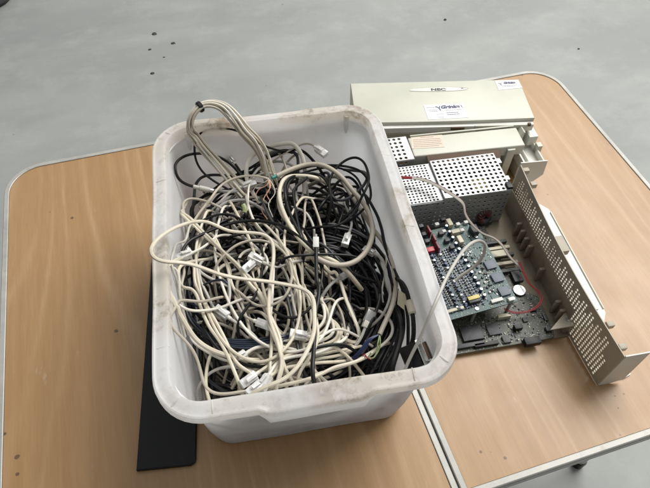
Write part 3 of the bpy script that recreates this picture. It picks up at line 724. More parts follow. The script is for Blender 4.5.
C_([('F', [(-20, 215), (20, 290), (48, 370), (62, 440), (48, 495)])], 2.6, 'cream', [.012, .018], 'cream cable bowing down right of the near plugs')
C_([('F', [(15, 0), (10, 90), (5, 180), (-5, 240)])], 2.7, 'ivory', [.010], 'short ivory cable standing straight left of the middle')
# long loose loops thrown over the top of the heap, back to front
LOOSE = [
 ([('P', [(205, 215), (196, 250), (203, 300), (226, 345), (262, 362), (292, 340), (300, 296), (286, 250), (262, 222)])], 2.5, 'cream', [.010, .016, .012], 'long cream loop lying loosely on the left half, pointed at its near end'),
 ([('P', [(232, 205), (250, 240), (262, 285), (272, 330), (270, 372)])], 2.7, 'cream', [.006, .012, .012], 'cream cable running nearly straight from the tied bundle to the near rim'),
 ([('P', [(222, 210), (215, 250), (226, 296), (252, 336), (288, 352), (320, 340), (334, 306)])], 2.4, 'ivory', [.004, .012, .004], 'ivory cable hanging in a broad bow across the left half'),
 ([('P', [(300, 200), (285, 232), (290, 272), (310, 300), (318, 340), (300, 372)])], 2.5, 'cream', [.012, .014, .010], 'cream cable snaking from the back middle to the near rim'),
 ([('P', [(190, 240), (200, 222), (226, 214), (250, 226), (262, 252), (258, 290), (240, 318)])], 2.2, 'black', [.020, .014, .010], 'thin black cord arching over the pale cables on the left'),
 ([('P', [(246, 262), (262, 300), (292, 318), (316, 300), (322, 262), (306, 232)])], 2.0, 'black', [.006, .012, .008], 'thin black cord in a shallow bowl shape at the middle'),
 ([('P', [(205, 330), (222, 352), (250, 366), (282, 364), (310, 350), (336, 344)])], 2.4, 'black', [.008, .006], 'black cable running level behind the near plugs'),
 ([('P', [(262, 200), (275, 225), (298, 240), (322, 244), (340, 262)])], 2.2, 'charcoal', [.012, .008], 'charcoal cord slanting from the frayed wires to the right'),
 ([('P', [(218, 262), (238, 244), (262, 240), (284, 252), (292, 276), (282, 300), (258, 306), (240, 292)])], 2.3, 'tan', [.014, .018, .008], 'grey-tan cable in a nearly closed ring on the left half'),
]
PLG = [
 ([('C', [(560, 300), (545, 345), (500, 385)])], 'cream', [.004, .014], 'cream cable with a clear plug in the small round loop left of the middle'),
 ([('C', [(330, 262), (290, 300), (240, 330), (205, 345)])], 'ivory', [.004, .022], 'ivory cable with a clear plug pointing at the left wall'),
 ([('P', [(292, 262), (276, 268), (262, 262)])], 'silver_grey', [.0, .016], 'pale grey cable with a clear plug near the centre of the tub'),
 ([('P', [(330, 330), (318, 338), (305, 336)])], 'ivory', [.0, .012], 'ivory cable with a clear plug lying on the near fan of cables'),
 ([('P', [(236, 300), (244, 316), (258, 322)])], 'tan', [.0, .014], 'tan cable with a clear plug above the navy cords'),
 ([('P', [(345, 205), (352, 222), (348, 236)])], 'grey', [.0, .018], 'grey cable with a clear plug hanging inside the black loops'),
 ([('P', [(222, 200), (232, 190), (244, 186)])], 'silver_grey', [.004, .020], 'pale grey cable with a clear plug behind the tied bundle'),
]
for sp_, m_, dz_, l_ in PLG: C_(sp_, 2.3, m_, dz_, l_, plug=[(1, 'rj45', random.uniform(-.6, .6))])
for sp_, r_, m_, dz_, l_ in LOOSE: C_(sp_, r_, m_, dz_, l_)
# back part: tie bundle, arcs
bun = empty('tied_cable_bundle', at(215, 200, .10))
base = [(440, 492), (370, 402), (300, 322), (235, 252), (192, 192), (190, 138), (216, 92), (250, 69), (300, 66), (350, 84), (400, 134), (444, 192), (494, 246), (530, 302), (552, 372), (580, 470)]
hz = [.13, .15, .175, .20, .225, .24, .25, .252, .25, .245, .235, .22, .20, .18, .155, .12]
cent = spline([at(*px('A', *p), z) for p, z in zip(base, hz)], .0035)
offs = [(-.0056, .001), (-.0018, .0034), (.0022, .0032), (.0060, .0010), (.0025, -.0022), (-.0022, -.0024)]
for k, (a, b) in enumerate(offs):
    P = []
    for i, p in enumerate(cent):
        t = i/len(cent); d = (cent[min(i+1, len(cent)-1)]-cent[max(i-1, 0)]).normalized()
        s = d.cross(Vector((0, 0, 1))).normalized(); u_ = s.cross(d)
        sp = 1.0+1.2*min(1, abs(t-.42)*1.8); tw = 1.2*math.sin(t*5+.6)
        aa, bb = a*math.cos(tw)-b*math.sin(tw), a*math.sin(tw)+b*math.cos(tw)
        p = p+s*aa*sp+u_*bb*(1+.6*(sp-1))+Vector((math.sin(t*19+k*2), math.cos(t*17+k), 0))*.0007
        P.append(p if p.z > .2 else inside(p, .002))
    mb = MB(); mb.tube(P, .0021, 8); mb.build('cable_strand', M[['cream', 'ivory', 'cream', 'tan', 'cream', 'cream'][k]], bun)
ti = min(range(len(cent)), key=lambda i: (cent[i]-at(*px('A', 230, 84), .25)).length)
X = frame(cent[ti], cent[ti+1]-cent[ti]); mb = MB(); mb.cyl((0, 0, 0), .0088, .0065, X, axis='Y', n=16, b=.001); mb.build('cable_tie', M['black_plastic'], bun)
tag(bun, 'tied bundle of cream cables looping up over the back rim of the tub', 'cable bundle')
C_([('A', [(462, 222), (422, 196), (360, 178), (300, 172), (250, 181), (216, 205), (206, 262), (214, 330), (248, 385), (300, 425), (352, 455)])], 1.9, 'black', [.06, .065, .05, .03, .01], 'thin black cord rising in a tall arch behind the tied bundle')
C_([('A', [(420, 392), (385, 352), (340, 320), (290, 300), (222, 293), (160, 305), (116, 340), (107, 375), (126, 410), (170, 440), (236, 456)])], 2.4, 'black', [.02, .035, .03, .012], 'black cord looping at the back left and ending in a grey plug', plug=[(1, 'din', 0)])
C_([('A', [(318, 466), (370, 474), (430, 462), (500, 440)])], 2.8, 'grey', [.012, .01], 'grey cable lying right of the grey plug at the back left')
C_([('A', [(205, 500), (210, 440), (240, 402), (290, 393), (345, 396), (410, 402), (460, 380)])], 2.6, 'charcoal', [.004, .016, .01], 'charcoal cable bent round under the grey plug')
C_([('A', [(432, 400), (410, 360), (384, 318)])], 2.2, 'black', [.01, .035], 'black cord standing up with a clear plug at the back left', plug=[(1, 'rj', .2)])
C_([('A', [(340, 430), (400, 395), (470, 360), (530, 320), (600, 290), (680, 270)])], 2.6, 'black', [.004, .006], 'black cable slanting up at the back behind the arches')
C_([('A', [(446, 388), (452, 335), (488, 288), (540, 262), (600, 248), (655, 244)]), ('B', [(110, 250), (128, 268)])], 3.0, 'ivory', [.02, .045, .035], 'flat ivory cable arching highest at the back middle', flat=1.5)
C_([('A', [(470, 410), (510, 356), (560, 335), (612, 331), (655, 348), (700, 385)])], 2.6, 'silver_grey', [.016, .03, .01], 'pale grey cable in the lower arch at the back middle')
C_([('A', [(286, 500), (330, 442), (390, 408), (450, 397), (510, 400), (552, 414)])], 2.2, 'cream', [.02, .035, .03], 'cream cable ending in frayed orange wires at the back', ends=(1,))
C_([('A', [(456, 500), (460, 440), (486, 402), (530, 385), (575, 390)])], 2.0, 'ivory', [.018, .03], 'thin ivory cable arching below the frayed wires')
C_([('A', [(575, 262), (600, 290), (625, 340), (640, 400)])], 2.6, 'tan', [.02, .01], 'tan cable dropping steeply at the back middle')
C_([('B', [(130, 275), (150, 300), (165, 335), (160, 380)])], 2.4, 'tan', [.02, .01], 'short tan cable under the cord with the clear plug')
C_([('B', [(0, 300), (60, 270), (110, 270), (130, 310), (130, 370)])], 2.8, 'charcoal', [.015, .005], 'charcoal cable bending down at the back middle')
fr = empty('frayed_wires', at(268, 186, .13)); P0 = at(*px('A', 552, 414), zbase(268, 180)+.032)
for k, (ps, mt) in enumerate(((((545, 440), (505, 462), (490, 490)), 'orange_wire'), (((560, 450), (540, 480), (560, 520)), 'orange_wire'), (((530, 430), (500, 440), (480, 470), (500, 510)), 'tan'), (((555, 460), (530, 500), (520, 560), (545, 600)), 'orange_wire'), (((570, 440), (580, 480), (550, 530), (570, 590)), 'ivory'))):
    stray([P0]+[at(*px('A', *q), zbase(268, 190)+.028-.006*i) for i, q in enumerate(ps)], .0007, mt, fr)
tag(fr, 'frayed thin orange and white wires spraying from a cut cable end', 'loose wires')
# thick cables right
o, P = C_([('B', [(30, 398), (100, 366), (170, 346), (232, 346), (292, 372), (344, 414)]), ('D', [(382, 46), (430, 100), (460, 158), (474, 220), (470, 280), (440, 342), (390, 382), (330, 395), (270, 386), (220, 362)])], 4.1, 'tan', [.035, .04, .03, .028, .02], 'thickest grey-cream cable with a teal tip, looping round the right of the heap', n=12, ends=(0,))
mb = MB(); X = frame(P[0], P[0]-P[3]); mb.cyl((0, .004, 0), .0030, .010, X, axis='Y', n=12, b=.0006)
tip = mb.build('cable_tip', M['teal']); tag(tip, 'teal green plug tip at the end of the thickest grey-cream cable', 'plug tip')
C_([('D', [(200, -15), (120, -20), (70, -10), (48, 40), (46, 90), (62, 150), (90, 210), (130, 268), (172, 312), (224, 350), (290, 372)])], 3.7, 'cream', [.026, .026, .022, .012], 'thick cream cable curving down the middle of the heap beside the black loops', n=10)
o, P = C_([('D', [(320, -10), (370, 60), (430, 150), (482, 232), (522, 282), (556, 342), (576, 404), (584, 492)]), ('F', [(586, 60), (576, 140), (552, 210), (526, 262), (510, 300)])], 3.6, 'tan', [.012, .012, .02, .024, .02], 'thick grey-cream cable on the right with its end stripped open', n=10, ends=(1,))
tag(o, cat='cable')
sw = empty('stripped_wire_ends', at(370, 350, .12)); E_ = P[-1]; zz = E_.z
def Fp(x, y, z): return at(*px('F', x, y), z)
for d_ in (0, 7, 13): stray([E_, Fp(468-d_, 325-d_*.2, zz), Fp(430-d_, 375, zz-.006), Fp(392-d_, 412, zz-.014)], .0012, 'blue_wire', sw)
stray([E_, Fp(500, 345, zz), Fp(496, 380, zz-.003), Fp(480, 410, zz-.004), Fp(456, 405, zz-.004), Fp(470, 385, zz-.002)], .0010, 'green_wire', sw)
stray([E_, Fp(512, 335, zz), Fp(506, 370, zz-.003), Fp(488, 400, zz-.004)], .0010, 'green_wire', sw)
stray([Fp(470, 415, zz-.004), Fp(448, 405, zz-.004), Fp(438, 388, zz-.006), Fp(430, 400, zz-.008)], .0010, 'red_wire', sw)
tag(sw, 'stripped blue, green and red wire ends at the near right of the heap', 'wire ends')
C_([('F', [(415, 330), (432, 300), (446, 262), (455, 242)])], 2.6, 'silver_grey', [.0, .012], 'pale grey cable with a shiny metal plug among the black cables', plug=[(1, 'metal', .5)])
C_([('D', [(480, 340), (505, 345), (525, 375), (535, 430), (545, 492)])], 3.4, 'silver_grey', [.006, .012], 'pale grey cable end by the right wall with a clear plug', plug=[(0, 'rj', 0)])
C_([('D', [(330, 452), (300, 470), (270, 500)])], 2.6, 'grey', [-.006], 'grey cable with a clear plug in the dark hollow right of the middle', plug=[(0, 'rj', .6)])
C_([('B', [(58, 300), (100, 276), (140, 250), (176, 242), (206, 255), (220, 272)])], 1.7, 'tan', [.02, .05, .05], 'thin tan cord with a clear plug standing up at the back middle', plug=[(1, 'rj45', .2)])
# black loops back right
L = [([('B', [(285, 500), (274, 430), (300, 370), (350, 325), (398, 310), (435, 332), (456, 382), (460, 430), (436, 480)]), ('D', [(420, 90), (400, 140), (350, 190), (300, 215), (232, 216)])], 2.2, [.02, .06, .05, .01], 'black cord in the tallest loop at the back right'),
     ([('B', [(90, 385), (180, 355), (260, 350), (330, 352), (400, 366), (440, 392), (464, 440), (470, 500)]), ('D', [(462, 100)])], 2.1, [.03, .045, .03], 'black cord running level then dropping at the back right'),
     ([('B', [(110, 402), (200, 372), (290, 358), (350, 372), (404, 408), (432, 470)]), ('D', [(438, 60), (452, 100)])], 1.9, [.025, .03, .02], 'black cord just below the level one at the back right'),
     ([('B', [(80, 460), (92, 420), (140, 396), (204, 385), (250, 408), (275, 450), (285, 500)])], 2.1, [.02, .03, .02], 'black cord in a low arch right of the middle'),
     ([('D', [(276, -20), (278, 55), (308, 94), (352, 92), (402, 58), (440, 20), (455, -20)])], 2.6, [.02, .025, .03], 'charcoal cord hanging in a U shape at the back right'),
     ([('B', [(75, 500), (70, 450), (90, 410), (130, 395), (180, 400)]), ('D', [(110, 40), (115, 120), (130, 200), (145, 250)])], 2.6, [.03, .025, .015], 'black cable dropping through the middle left of the label'),
     ([('D', [(75, -20), (72, 60), (85, 140), (120, 215), (150, 270)])], 2.7, [.022, .02], 'black cable dropping beside the thick cream one'),
     ([('B', [(320, 420), (360, 400), (400, 430), (420, 480)]), ('D', [(400, 120), (360, 160)])], 2.4, [.02, .015], 'black cord in a small inner loop at the back right')]
for sp, r, dz, l in L: C_(sp, r, 'charcoal' if 'charcoal' in l else 'black', dz, l)
for k in range(7):
    rnd = random.Random(40+k); x0 = rnd.uniform(250, 330); y0 = rnd.uniform(20, 120)
    C_([('D', [(x0-50, y0+rnd.uniform(-10, 60)), (x0, y0+rnd.uniform(-20, 40)), (x0+rnd.uniform(20, 60), y0+rnd.uniform(-40, 40)), (x0+rnd.uniform(70, 110), y0+rnd.uniform(0, 80)), (x0+rnd.uniform(60, 130), y0+rnd.uniform(100, 150))])], rnd.uniform(2, 3.2), rnd.choice(['black', 'charcoal', 'grey', 'black']), [.0, .008, -.004],
       'short dark cord in the knot inside the black loops', group='dark cords knotted inside the black loops')
C_([('C', [(168, 385), (172, 330), (202, 285), (262, 255), (330, 225), (400, 201), (480, 189), (560, 192), (640, 212)]), ('D', [(60, 216), (110, 246), (150, 276), (200, 318)])], 2.6, 'black', [.022, .018, .024, .02], 'long black cable crossing the heap from left wall to label')
o, P = C_([('D', [(213, 315), (214, 400), (218, 488)]), ('F', [(228, 60), (226, 130), (211, 200), (206, 300), (202, 380), (196, 480)])], 2.9, 'black', [.024, .026, .03], 'straight black cord with a white label falling to the near rim', ends=(0,))
lab = empty('cord_label', P[0]); X = frame(P[0], P[0]-P[3])
mb = MB(); mb.box((0, .009, 0), (.0085, .019, .006), X, b=.0008); mb.build('label_sleeve', M['white_part'], lab)
mb = MB(); mb.cyl((0, .0205, 0), .0022, .008, X, axis='Y', n=10, b=.0004); mb.build('strain_relief', M['grey'], lab)
tag(lab, 'white wrap-around label clipped on top of the straight black cord', 'cable label')
C_([('D', [(88, 354), (160, 350), (240, 344), (330, 348), (402, 356), (452, 388), (492, 440), (508, 492)])], 1.9, 'black', [.02, .03, .014], 'thin black cord crossing over the thick cream loop to the right')
C_([('D', [(395, 300), (440, 350), (470, 410), (500, 480)]), ('F', [(510, 60), (512, 130), (490, 200), (460, 260)])], 2.6, 'black', [.01, .01], 'black cable dropping inside the thick grey-cream one on the right')
C_([('F', [(545, -60), (535, 20), (520, 90)])], 1.5, 'ivory', [.0], 'thin ivory cord in the dark right part of the heap')
C_([('F', [(520, -20), (548, 40), (560, 100), (548, 160)])], 2.4, 'silver_grey', [.012], 'pale grey cord close inside the right-hand thick cable')
# ferrite cable, tag and D connector
fe = empty('connector_cable', at(400, 350, .12)); P = spline([ispx(*px('H', *p), z, .003)[0] for p, z in (((262, 40), .15), ((290, 62), .155), ((310, 100), .16), ((322, 150), .165), ((336, 200), .168), ((342, 260), .165), ((340, 320), .155), ((325, 372), .14), ((340, 400), .135))])
mb = MB(); mb.tube(P, .0031, 10); mb.build('sheath', M['black'], fe)
i1 = min(range(len(P)), key=lambda i: (P[i]-at(*px('H', 327, 178), .166)).length); X = frame(P[i1], P[i1+1]-P[i1])
mb = MB(); mb.cyl((0, 0, 0), .0056, .021, X, axis='Y', n=16, b=.0012); mb.build('ferrite_sleeve', M['cream'], fe)
a, b = at(*px('H', 352, 395), .158), at(*px('H', 400, 352), .186)
q = at(*px('H', 396, 378), .192); dirn = (at(*px('H', 415, 430), .18)-at(*px('H', 375, 335), .19)).normalized()
face = Vector((.30, .16, .9)); face = (face-dirn*face.dot(dirn)).normalized(); side = dirn.cross(face)
X = Matrix(((dirn.x, side.x, face.x, q.x), (dirn.y, side.y, face.y, q.y), (dirn.z, side.z, face.z, q.z), (0, 0, 0, 1)))
mb = MB(); mb.box((0, 0, -.022), (.030, .015, .034), X, b=.003); cn = mb.build('connector_hood', M['black_plastic'], fe)
mb = MB(); mb.box((0, 0, -.003), (.034, .0135, .0016), X, b=.0006); mb.build('flange', M['silver'], cn)
mb = MB(); rs = [[X @ p for p in rrect(.0125, .0048, .0022, z, 4)] for z in (-.003, .0035, .0040)] + [[X @ p for p in rrect(.0115, .0038, .0018, z, 4)] for z in (.0040, .0010)]
mb.loft(rs, capb=True); mb.build('metal_shroud', M['silver'], cn)
mb = MB(); mb.box((0, 0, .0012), (.021, .0062, .0016), X); mb.build('pin_insert', M['brown'], cn)
for sx in (-1, 1):
    mb = MB(); mb.cyl((sx*.0148, 0, -.001), .0024, .005, X, n=10, b=.0004); mb.build('screw', M['silver'], cn)
tag(fe, 'black cable with cream ferrite sleeve and metal multi-pin connector in the near right corner', 'cable')
tg = [ispx(*px('H', *p), z, .001)[0] for p, z in (((272, 92), .165), ((312, 118), .166), ((306, 192), .150), ((266, 158), .150))]
nrm = (tg[1]-tg[0]).cross(tg[3]-tg[0]).normalized()*.0004
mb = MB(); mb.loft([[p-nrm for p in tg], [p+nrm for p in tg]], capa=True, capb=True); tag(mb.build('paper_tag', M['tag'], smooth=False), 'blank cream paper tag hanging by the right wall beside the ferrite sleeve', 'tag')
# a small dark twig of wire on the back wall
mb = MB(); mb.tube(spline([at(278, 132, .16), at(281, 135, .162), at(285, 137, .158), at(288, 139, .155)]), .0006, 6); tag(mb.build('wire_scrap', M['charcoal']), 'tiny dark scrap of wire sticking up against the back wall', 'wire scrap')
# grey cable hanging out of the tub into the computer
P = spline([inside(at(404, 372, .165), .002), at(411, 356, .185), at(422, 334, .212), at(431, 313, .232), at(438, 297, .238), at(448, 275, .232), at(461, 254, .212), at(471, 243.5, .190), at(480, 240.8, .165), at(485, 246, .140), at(482.5, 257, .115), at(474, 267, .092), at(462, 275, .078), at(455, 281, .070)])
mb = MB(); mb.tube(P, lambda t: .0021+.0004*t, 10); tag(mb.build('cable', M['silver_grey']), 'grey cable reaching out over the right rim and hooking down into the computer', 'cable')
tp = [at(*px('C', 455, 112), .160), at(*px('C', 466, 130), .158), at(*px('C', 462, 150), .155)]
mb = MB(); mb.tube(spline(tp), .0020, 6, 1.7); tag(mb.build('tape_scrap', M['green_wire']), 'small green scrap of tape showing under the short grey arch', 'tape')

# ------------------------------------------------------------------ open computer
pc = empty('open_computer', ch(-.18, .25, 0)); 
def cb(name, c, size, mat, b=.001, parent=None, M_=None):
    m_ = MB(); m_.box(c, size, M_ if M_ is not None else CM, b=b); return m_.build(name, M[mat], parent or pc)
X0, X1, Y0, Y1 = -.345, -.006, .088, .475
tray = cb('tray', ((X0+X1)/2, (Y0+Y1)/2, .0022), (X1-X0, Y1-Y0, .0030), 'putty_dark', .0008)
# tray side walls and pressed ribs
cb('side_wall', (-.0095, .275, .030), (.0018, .345, .052), 'putty_dark', .0006)
cb('side_wall', (X0, .28, .032), (.0018, .385, .056), 'putty', .0006)
for y in (.30, .283, .266, .249, .20, .135, .118):
    cb('pressed_rib', (-.0150, y, .021), (.011, .0058, .034), 'putty_dark', .0024)
gp = [Vector((-.052, .092, .004)), Vector((-.004, .092, .004)), Vector((-.004, .124, .004))]
mb = MB(); mb.prism([(-.048, .0905), (-.0015, .0905), (-.0015, .123)], .030, .0325, CM); gs = mb.build('gusset', M['putty'], pc, smooth=False)
mb = MB(); mb.cyl((-.014, .103, .0332), .0034, .002, CM, n=14, b=.0005); mb.build('screw', M['silver'], gs)
cb('gusset_post', (-.012, .098, .017), (.010, .010, .026), 'putty_dark', .001)

# perforated outer side panel with end flaps and foot flange
CW, CHH, NX, NY = .00704, .0062, 54, 16
sp = empty('p', (0, 0, 0)); bpy.data.objects.remove(sp)
mb = MB(); perf(mb, lambda a, b: ch(.0005-.0085*math.sin(math.pi*a/.38), a+.001, b+.0015), NX, NY, CW, CHH, .00215, True, lambda i, j: 2 <= i <= NX-3 and 1 <= j <= NY-3 and not (j > NY-5 and (i % 3 == 0)) and not (i < 4 and j > 8), sx=1.2)
pan = mb.build('side_panel', M['putty'], pc, smooth=False, solid=.0016)
H_ = .1002
def flap(pts, y, th, mat='case_white', name='panel_flap'):
    m_ = MB(); a = [ch(x, y-th/2, z) for x, z in pts]; b = [ch(x, y+th/2, z) for x, z in pts]
    m_.loft([a, b], capa=True, capb=True); return m_.build(name, M[mat], pc, smooth=False)
flap([(.0018, .001), (.020, .001), (.041, .010), (.040, .101), (.0018, .1012)], 0.0012, .0018)
flap([(.0028, .035), (.032, .035), (.058, .062), (.055, .098), (.0028, .101)], .3865, .0020)
for (x0, x1, y0, y1, nm) in ((.003, .0735, .100, .362, 'foot_flange'), (.003, .060, .004, .030, 'foot_flange')):
    mb = MB(); mb.prism([(x0, y0), (x1-.012, y0), (x1, y0+.018 if y1 > .1 else y0+.004), (x1, y1-.015 if y1 > .1 else y1), (x1-.012, y1), (x0, y1)], .0012, .0032, CM); mb.build('foot_flange', M['case_white'], pc, smooth=False)
cb('flange_lip', (.0728, .232, .0040), (.002, .215, .004), 'case_white', .0007)
for y in (.372, .338, .055, .018): cb('panel_tab', (.0078, y, .0935), (.011, .009, .010), 'putty', .0012)
cb('panel_tab', (.0020, .208, .088), (.015, .032, .012), 'putty', .0015)
cb('panel_tab', (.030, .262, .009), (.014, .014, .012), 'case_white', .0015); cb('panel_tab', (.055, .128, .007), (.010, .012, .009), 'case_white', .0012)
for y in (.30, .27, .16): cb('panel_clip', (.028, y, .0055), (.030, .003, .006), 'case_white', .0006)

# boards
mbx0, mbx1, mby0, mby1 = -.335, -.034, .0865, .345
mb = MB(); mb.prism([(mbx0, mby0), (-.036, mby0), (-.030, mby0+.01), (-.030, .165), (-.062, .185), (-.066, mby1), (mbx0, mby1)], .0077, .0093, CM); bd = mb.build('main_board', M['pcb_dark'], pc, smooth=False)
def onb(u, v, z): return chp(u, v, z)
for (u, v, w_, d_, h_, mt, nm) in ((471, 334, .034, .026, .006, 'chip', 'processor_socket'), (493, 330, .020, .020, .004, 'chip', 'chip'), (470, 346, .046, .007, .006, 'chip', 'expansion_slot'),
        (517, 329, .013, .008, .010, 'black_plastic', 'connector'), (531, 343, .026, .012, .011, 'black_plastic', 'connector'), (548, 330, .010, .008, .006, 'chip', 'connector'), (516, 278, .016, .022, .008, 'chip', 'chip'), (503, 318, .022, .006, .010, 'beige_part', 'connector'), (533, 310, .010, .006, .004, 'chip', 'chip'), (545, 318, .006, .012, .004, 'chip', 'chip'), (525, 320, .008, .008, .003, 'chip', 'chip'),
        (447, 335, .020, .012, .006, 'chip', 'chip'), (486, 345, .040, .006, .006, 'black_plastic', 'connector'), (506, 340, .012, .012, .004, 'chip', 'chip')):
    p = onb(u, v, .010); cb(nm, (p.x, p.y, .0094+h_/2), (w_, d_, h_), mt, .0005, bd)
for k, (u, v) in enumerate(((491, 243), (494, 249), (498, 256), (502, 264), (506, 271))):
    p = onb(u, v, .016); cb('memory_slot', (p.x, p.y, .0094+.0045), (.058, .0062, .009), ('chip', 'beige_part', 'chip', 'putty', 'chip')[k], .0008, bd)
p = onb(499.5, 252.5, .024); cb('memory_module', (p.x, p.y, .0205), (.034, .013, .004), 'beige_part', .0008, bd)
p = onb(519.6, 289.8, .014); mb = MB(); mb.cyl((p.x, p.y, .0125), .0102, .0036, CM, n=28, b=.0007); mb.build('coin_cell', M['silver'], bd)
mb = MB(); mb.cyl((p.x, p.y, .0103), .0118, .002, CM, n=28, b=.0005); mb.build('cell_holder', M['black_plastic'], bd)
p = onb(534.5, 337.5, .0095); mb = MB(); mb.tube([ch(p.x+.0048*math.cos(a), p.y+.0048*math.sin(a), .0098) for a in [math.radians(60+20*k) for k in range(13)]], .0006, 6); mb.build('printed_ring', M['white_part'], bd)
for k in range(26):      # broad copper traces running in bundles
    x = -.25+.0022*k; m_ = MB(); m_.tube([ch(x, .095, .0094), ch(x+.004, .13, .0094), ch(x+.004, .16+.002*(k % 5), .0094)], .00032, 4)
    if k % 2 == 0: m_.build('trace', M['chip_grey'], bd)
# toroid choke
p = onb(485.7, 214.5, .035)
tor = MB(); R1, R2 = .0088, .0046
cen = Vector((p.x, p.y, .028)); 
tor.loft([[CM @ (cen+Vector(((R1+R2*math.cos(b))*math.cos(a), (R1+R2*math.cos(b))*math.sin(a)*.35+R2*math.sin(b)*.9, (R1+R2*math.cos(b))*math.sin(a)))) for b in [2*math.pi*k/10 for k in range(10)]] for a in [2*math.pi*k/22 for k in range(22)]], close=True)
tr_ = tor.build('choke_coil', M['chip'], bd)
for k in range(11):
    a = .5+k*.34; c = cen+Vector((R1*math.cos(a), R1*math.sin(a)*.35, R1*math.sin(a))); er = Vector((math.cos(a), math.sin(a)*.35, math.sin(a)))
    mb = MB(); mb.tube([CM @ (c+er*.0053*math.cos(t)+Vector((0, 1, 0))*.0050*math.sin(t)) for t in [2*math.pi*q/12 for q in range(13)]], .0009, 6); mb.build('winding', M['copper'], tr_)
cb('choke_base', (p.x+.004, p.y, .0145), (.022, .013, .010), 'chip', .001, bd)
rnd = random.Random(3)
def scatter(n_, area_, z, mats, par, S_=(.0012, .004), frame_=CM, keep=lambda x, y: True):
    bs = {m_: MB() for m_ in mats}
    for _ in range(n_):
        x, y = rnd.uniform(area_[0], area_[1]), rnd.uniform(area_[2], area_[3])
        if not keep(x, y): continue
        w_, d_ = rnd.uniform(*S_), rnd.uniform(*S_)*.6
        if rnd.random() < .5: w_, d_ = d_, w_
        h_ = rnd.uniform(.0007, .0022); bs[rnd.choice(mats)].box((x, y, z+h_/2), (w_, d_, h_), frame_)
    for m_, b_ in bs.items():
        o = b_.build('small_components', M[m_], par, smooth=False); o['kind'] = 'stuff'
scatter(620, (mbx0+.16, mbx1-.003, mby0+.003, mby1-.003), .0094, ['chip', 'chip', 'chip_grey', 'beige_part', 'chip_grey'], bd, keep=lambda x, y: y < .165 or x < -.068)
# stacked daughter boards
ZB = .050
q0, q1, q2 = at(518, 301, ZB), at(456, 318.5, ZB), at(480, 232, ZB)
e1 = (q0-q1).normalized(); e2 = Vector((-e1.y, e1.x, 0))
DM = Matrix(((e1.x, e2.x, 0, q0.x), (e1.y, e2.y, 0, q0.y), (0, 0, 1, 0), (0, 0, 0, 1))); DI = DM.inverted()
r2 = DI @ q2; DD = r2.y; SK = r2.x
def onD(u, v, z=ZB): return DI @ at(u, v, z)
mb = MB(); out = [(-.30, 0), (-.002, 0), (0, .002), (SK, DD*.98), (SK-.01, DD), (SK-.012, DD+.028), (-.30, DD+.028)]
mb.prism(out, ZB-.0016, ZB, DM); db = mb.build('daughter_board', M['pcb'], pc, smooth=False)
mb = MB(); mb.prism([(-.30, .006), (-.016, .006), (-.02, DD), (-.30, DD)], ZB-.016, ZB-.0145, DM); d2 = mb.build('second_board', M['pcb_dark'], pc, smooth=False)
for (x, y) in ((-.006, .006), (-.07, .006), (SK-.012, DD-.008), (-.13, .10), (-.2, .02)):
    mb = MB(); mb.cyl((x, y, (ZB+.009)/2-.001), .0026, ZB-.0115, DM, n=8); s_ = mb.build('standoff', M['steel'], pc)
    mb = MB(); mb.cyl((x, y, ZB+.0010), .0030, .002, DM, n=12, b=.0004); mb.build('screw', M['silver'], db)
cb('header_block', (-.05, .012, ZB-.008), (.05, .008, .0118), 'beige_part', .0006, d2, DM)
cb('header_block', (-.12, .010, ZB-.008), (.04, .007, .0118), 'chip', .0006, d2, DM)
def comp(nm, u, v, w_, d_, h_, mt, b=.0005, rot=0):
    p = onD(u, v, ZB+h_*.8); return cb(nm, (0, 0, h_/2), (w_, d_, h_), mt, b, db, DM @ Matrix.Translation((p.x, p.y, ZB)) @ Matrix.Rotation(rot, 4, 'Z'))
for (u, v) in ((490.2, 264.5), (497.3, 277.5), (504.2, 290.8)): comp('chip', u, v, .0172, .0165, .0042, 'chip_grey', .0006)
for k in range(13):
    t = k/12; u, v = 446.5+t*(484.5-446.5), 226+t*(295-226)
    p = onD(u, v, ZB+.008); mb = MB(); mb.cyl((p.x, p.y, ZB+.0045), .0028, .009, DM, n=14, b=.0005); c_ = mb.build('capacitor', M['blue_part'], db)
    mb = MB(); mb.cyl((p.x, p.y, ZB+.0092), .0021, .0006, DM, n=14); mb.build('capacitor_top', M['silver'], c_)
for k in range(13):
    t = k/12; comp('resistor_pack', 438.5+t*(466-438.5), 250+t*(304-250), .0042, .0036, .0055, ('blue_part', 'white_part', 'chip_grey')[k % 3])
for k in range(13):
    t = k/12; comp('relay_chip', 432+t*(459-432), 256+t*(308-256), .0040, .0034, .0062, ('chip_grey', 'silver', 'chip', 'chip_grey')[k % 4])
for s0 in (0, 1, 2):
    for k in range(12):
        t = k/11; comp('coil_module', 426+s0*9+t*22, 262-s0*1+t*46, .0032, .0028, .005, ('chip_grey', 'chip', 'silver', 'blue_part', 'chip_grey')[(k+s0) % 5])
for k in range(9):
    t = k/8; comp('diode', 462+t*(479-462), 240+t*(279-240)+6, .0052, .0030, .004, 'chip')
for k in range(9):
    t = k/8; comp('small_capacitor', 470+t*20, 252+t*40, .0034, .0036, .003, ('white_part', 'chip')[k % 2])
for k in range(6):
    t = k/5; comp('transistor', 481+t*11, 262+t*28, .0044, .0034, .0035, 'chip')
for (u, v, r_) in ((449.5, 222.5, .35), (455.5, 231.5, .1), (460, 239.5, .45)): comp('relay', u, v, .0150, .0080, .0115, 'beige_part', .0009, rot=math.pi/2 if v != 231.5 else 0)
for (u, v) in ((429, 230), (434, 238), (437.5, 246)): comp('relay_fin', u, v, .0030, .0150, .0165, 'red_part', .0006)
comp('red_connector', 430.5, 249.5, .013, .009, .009, 'red_bright', .0008)
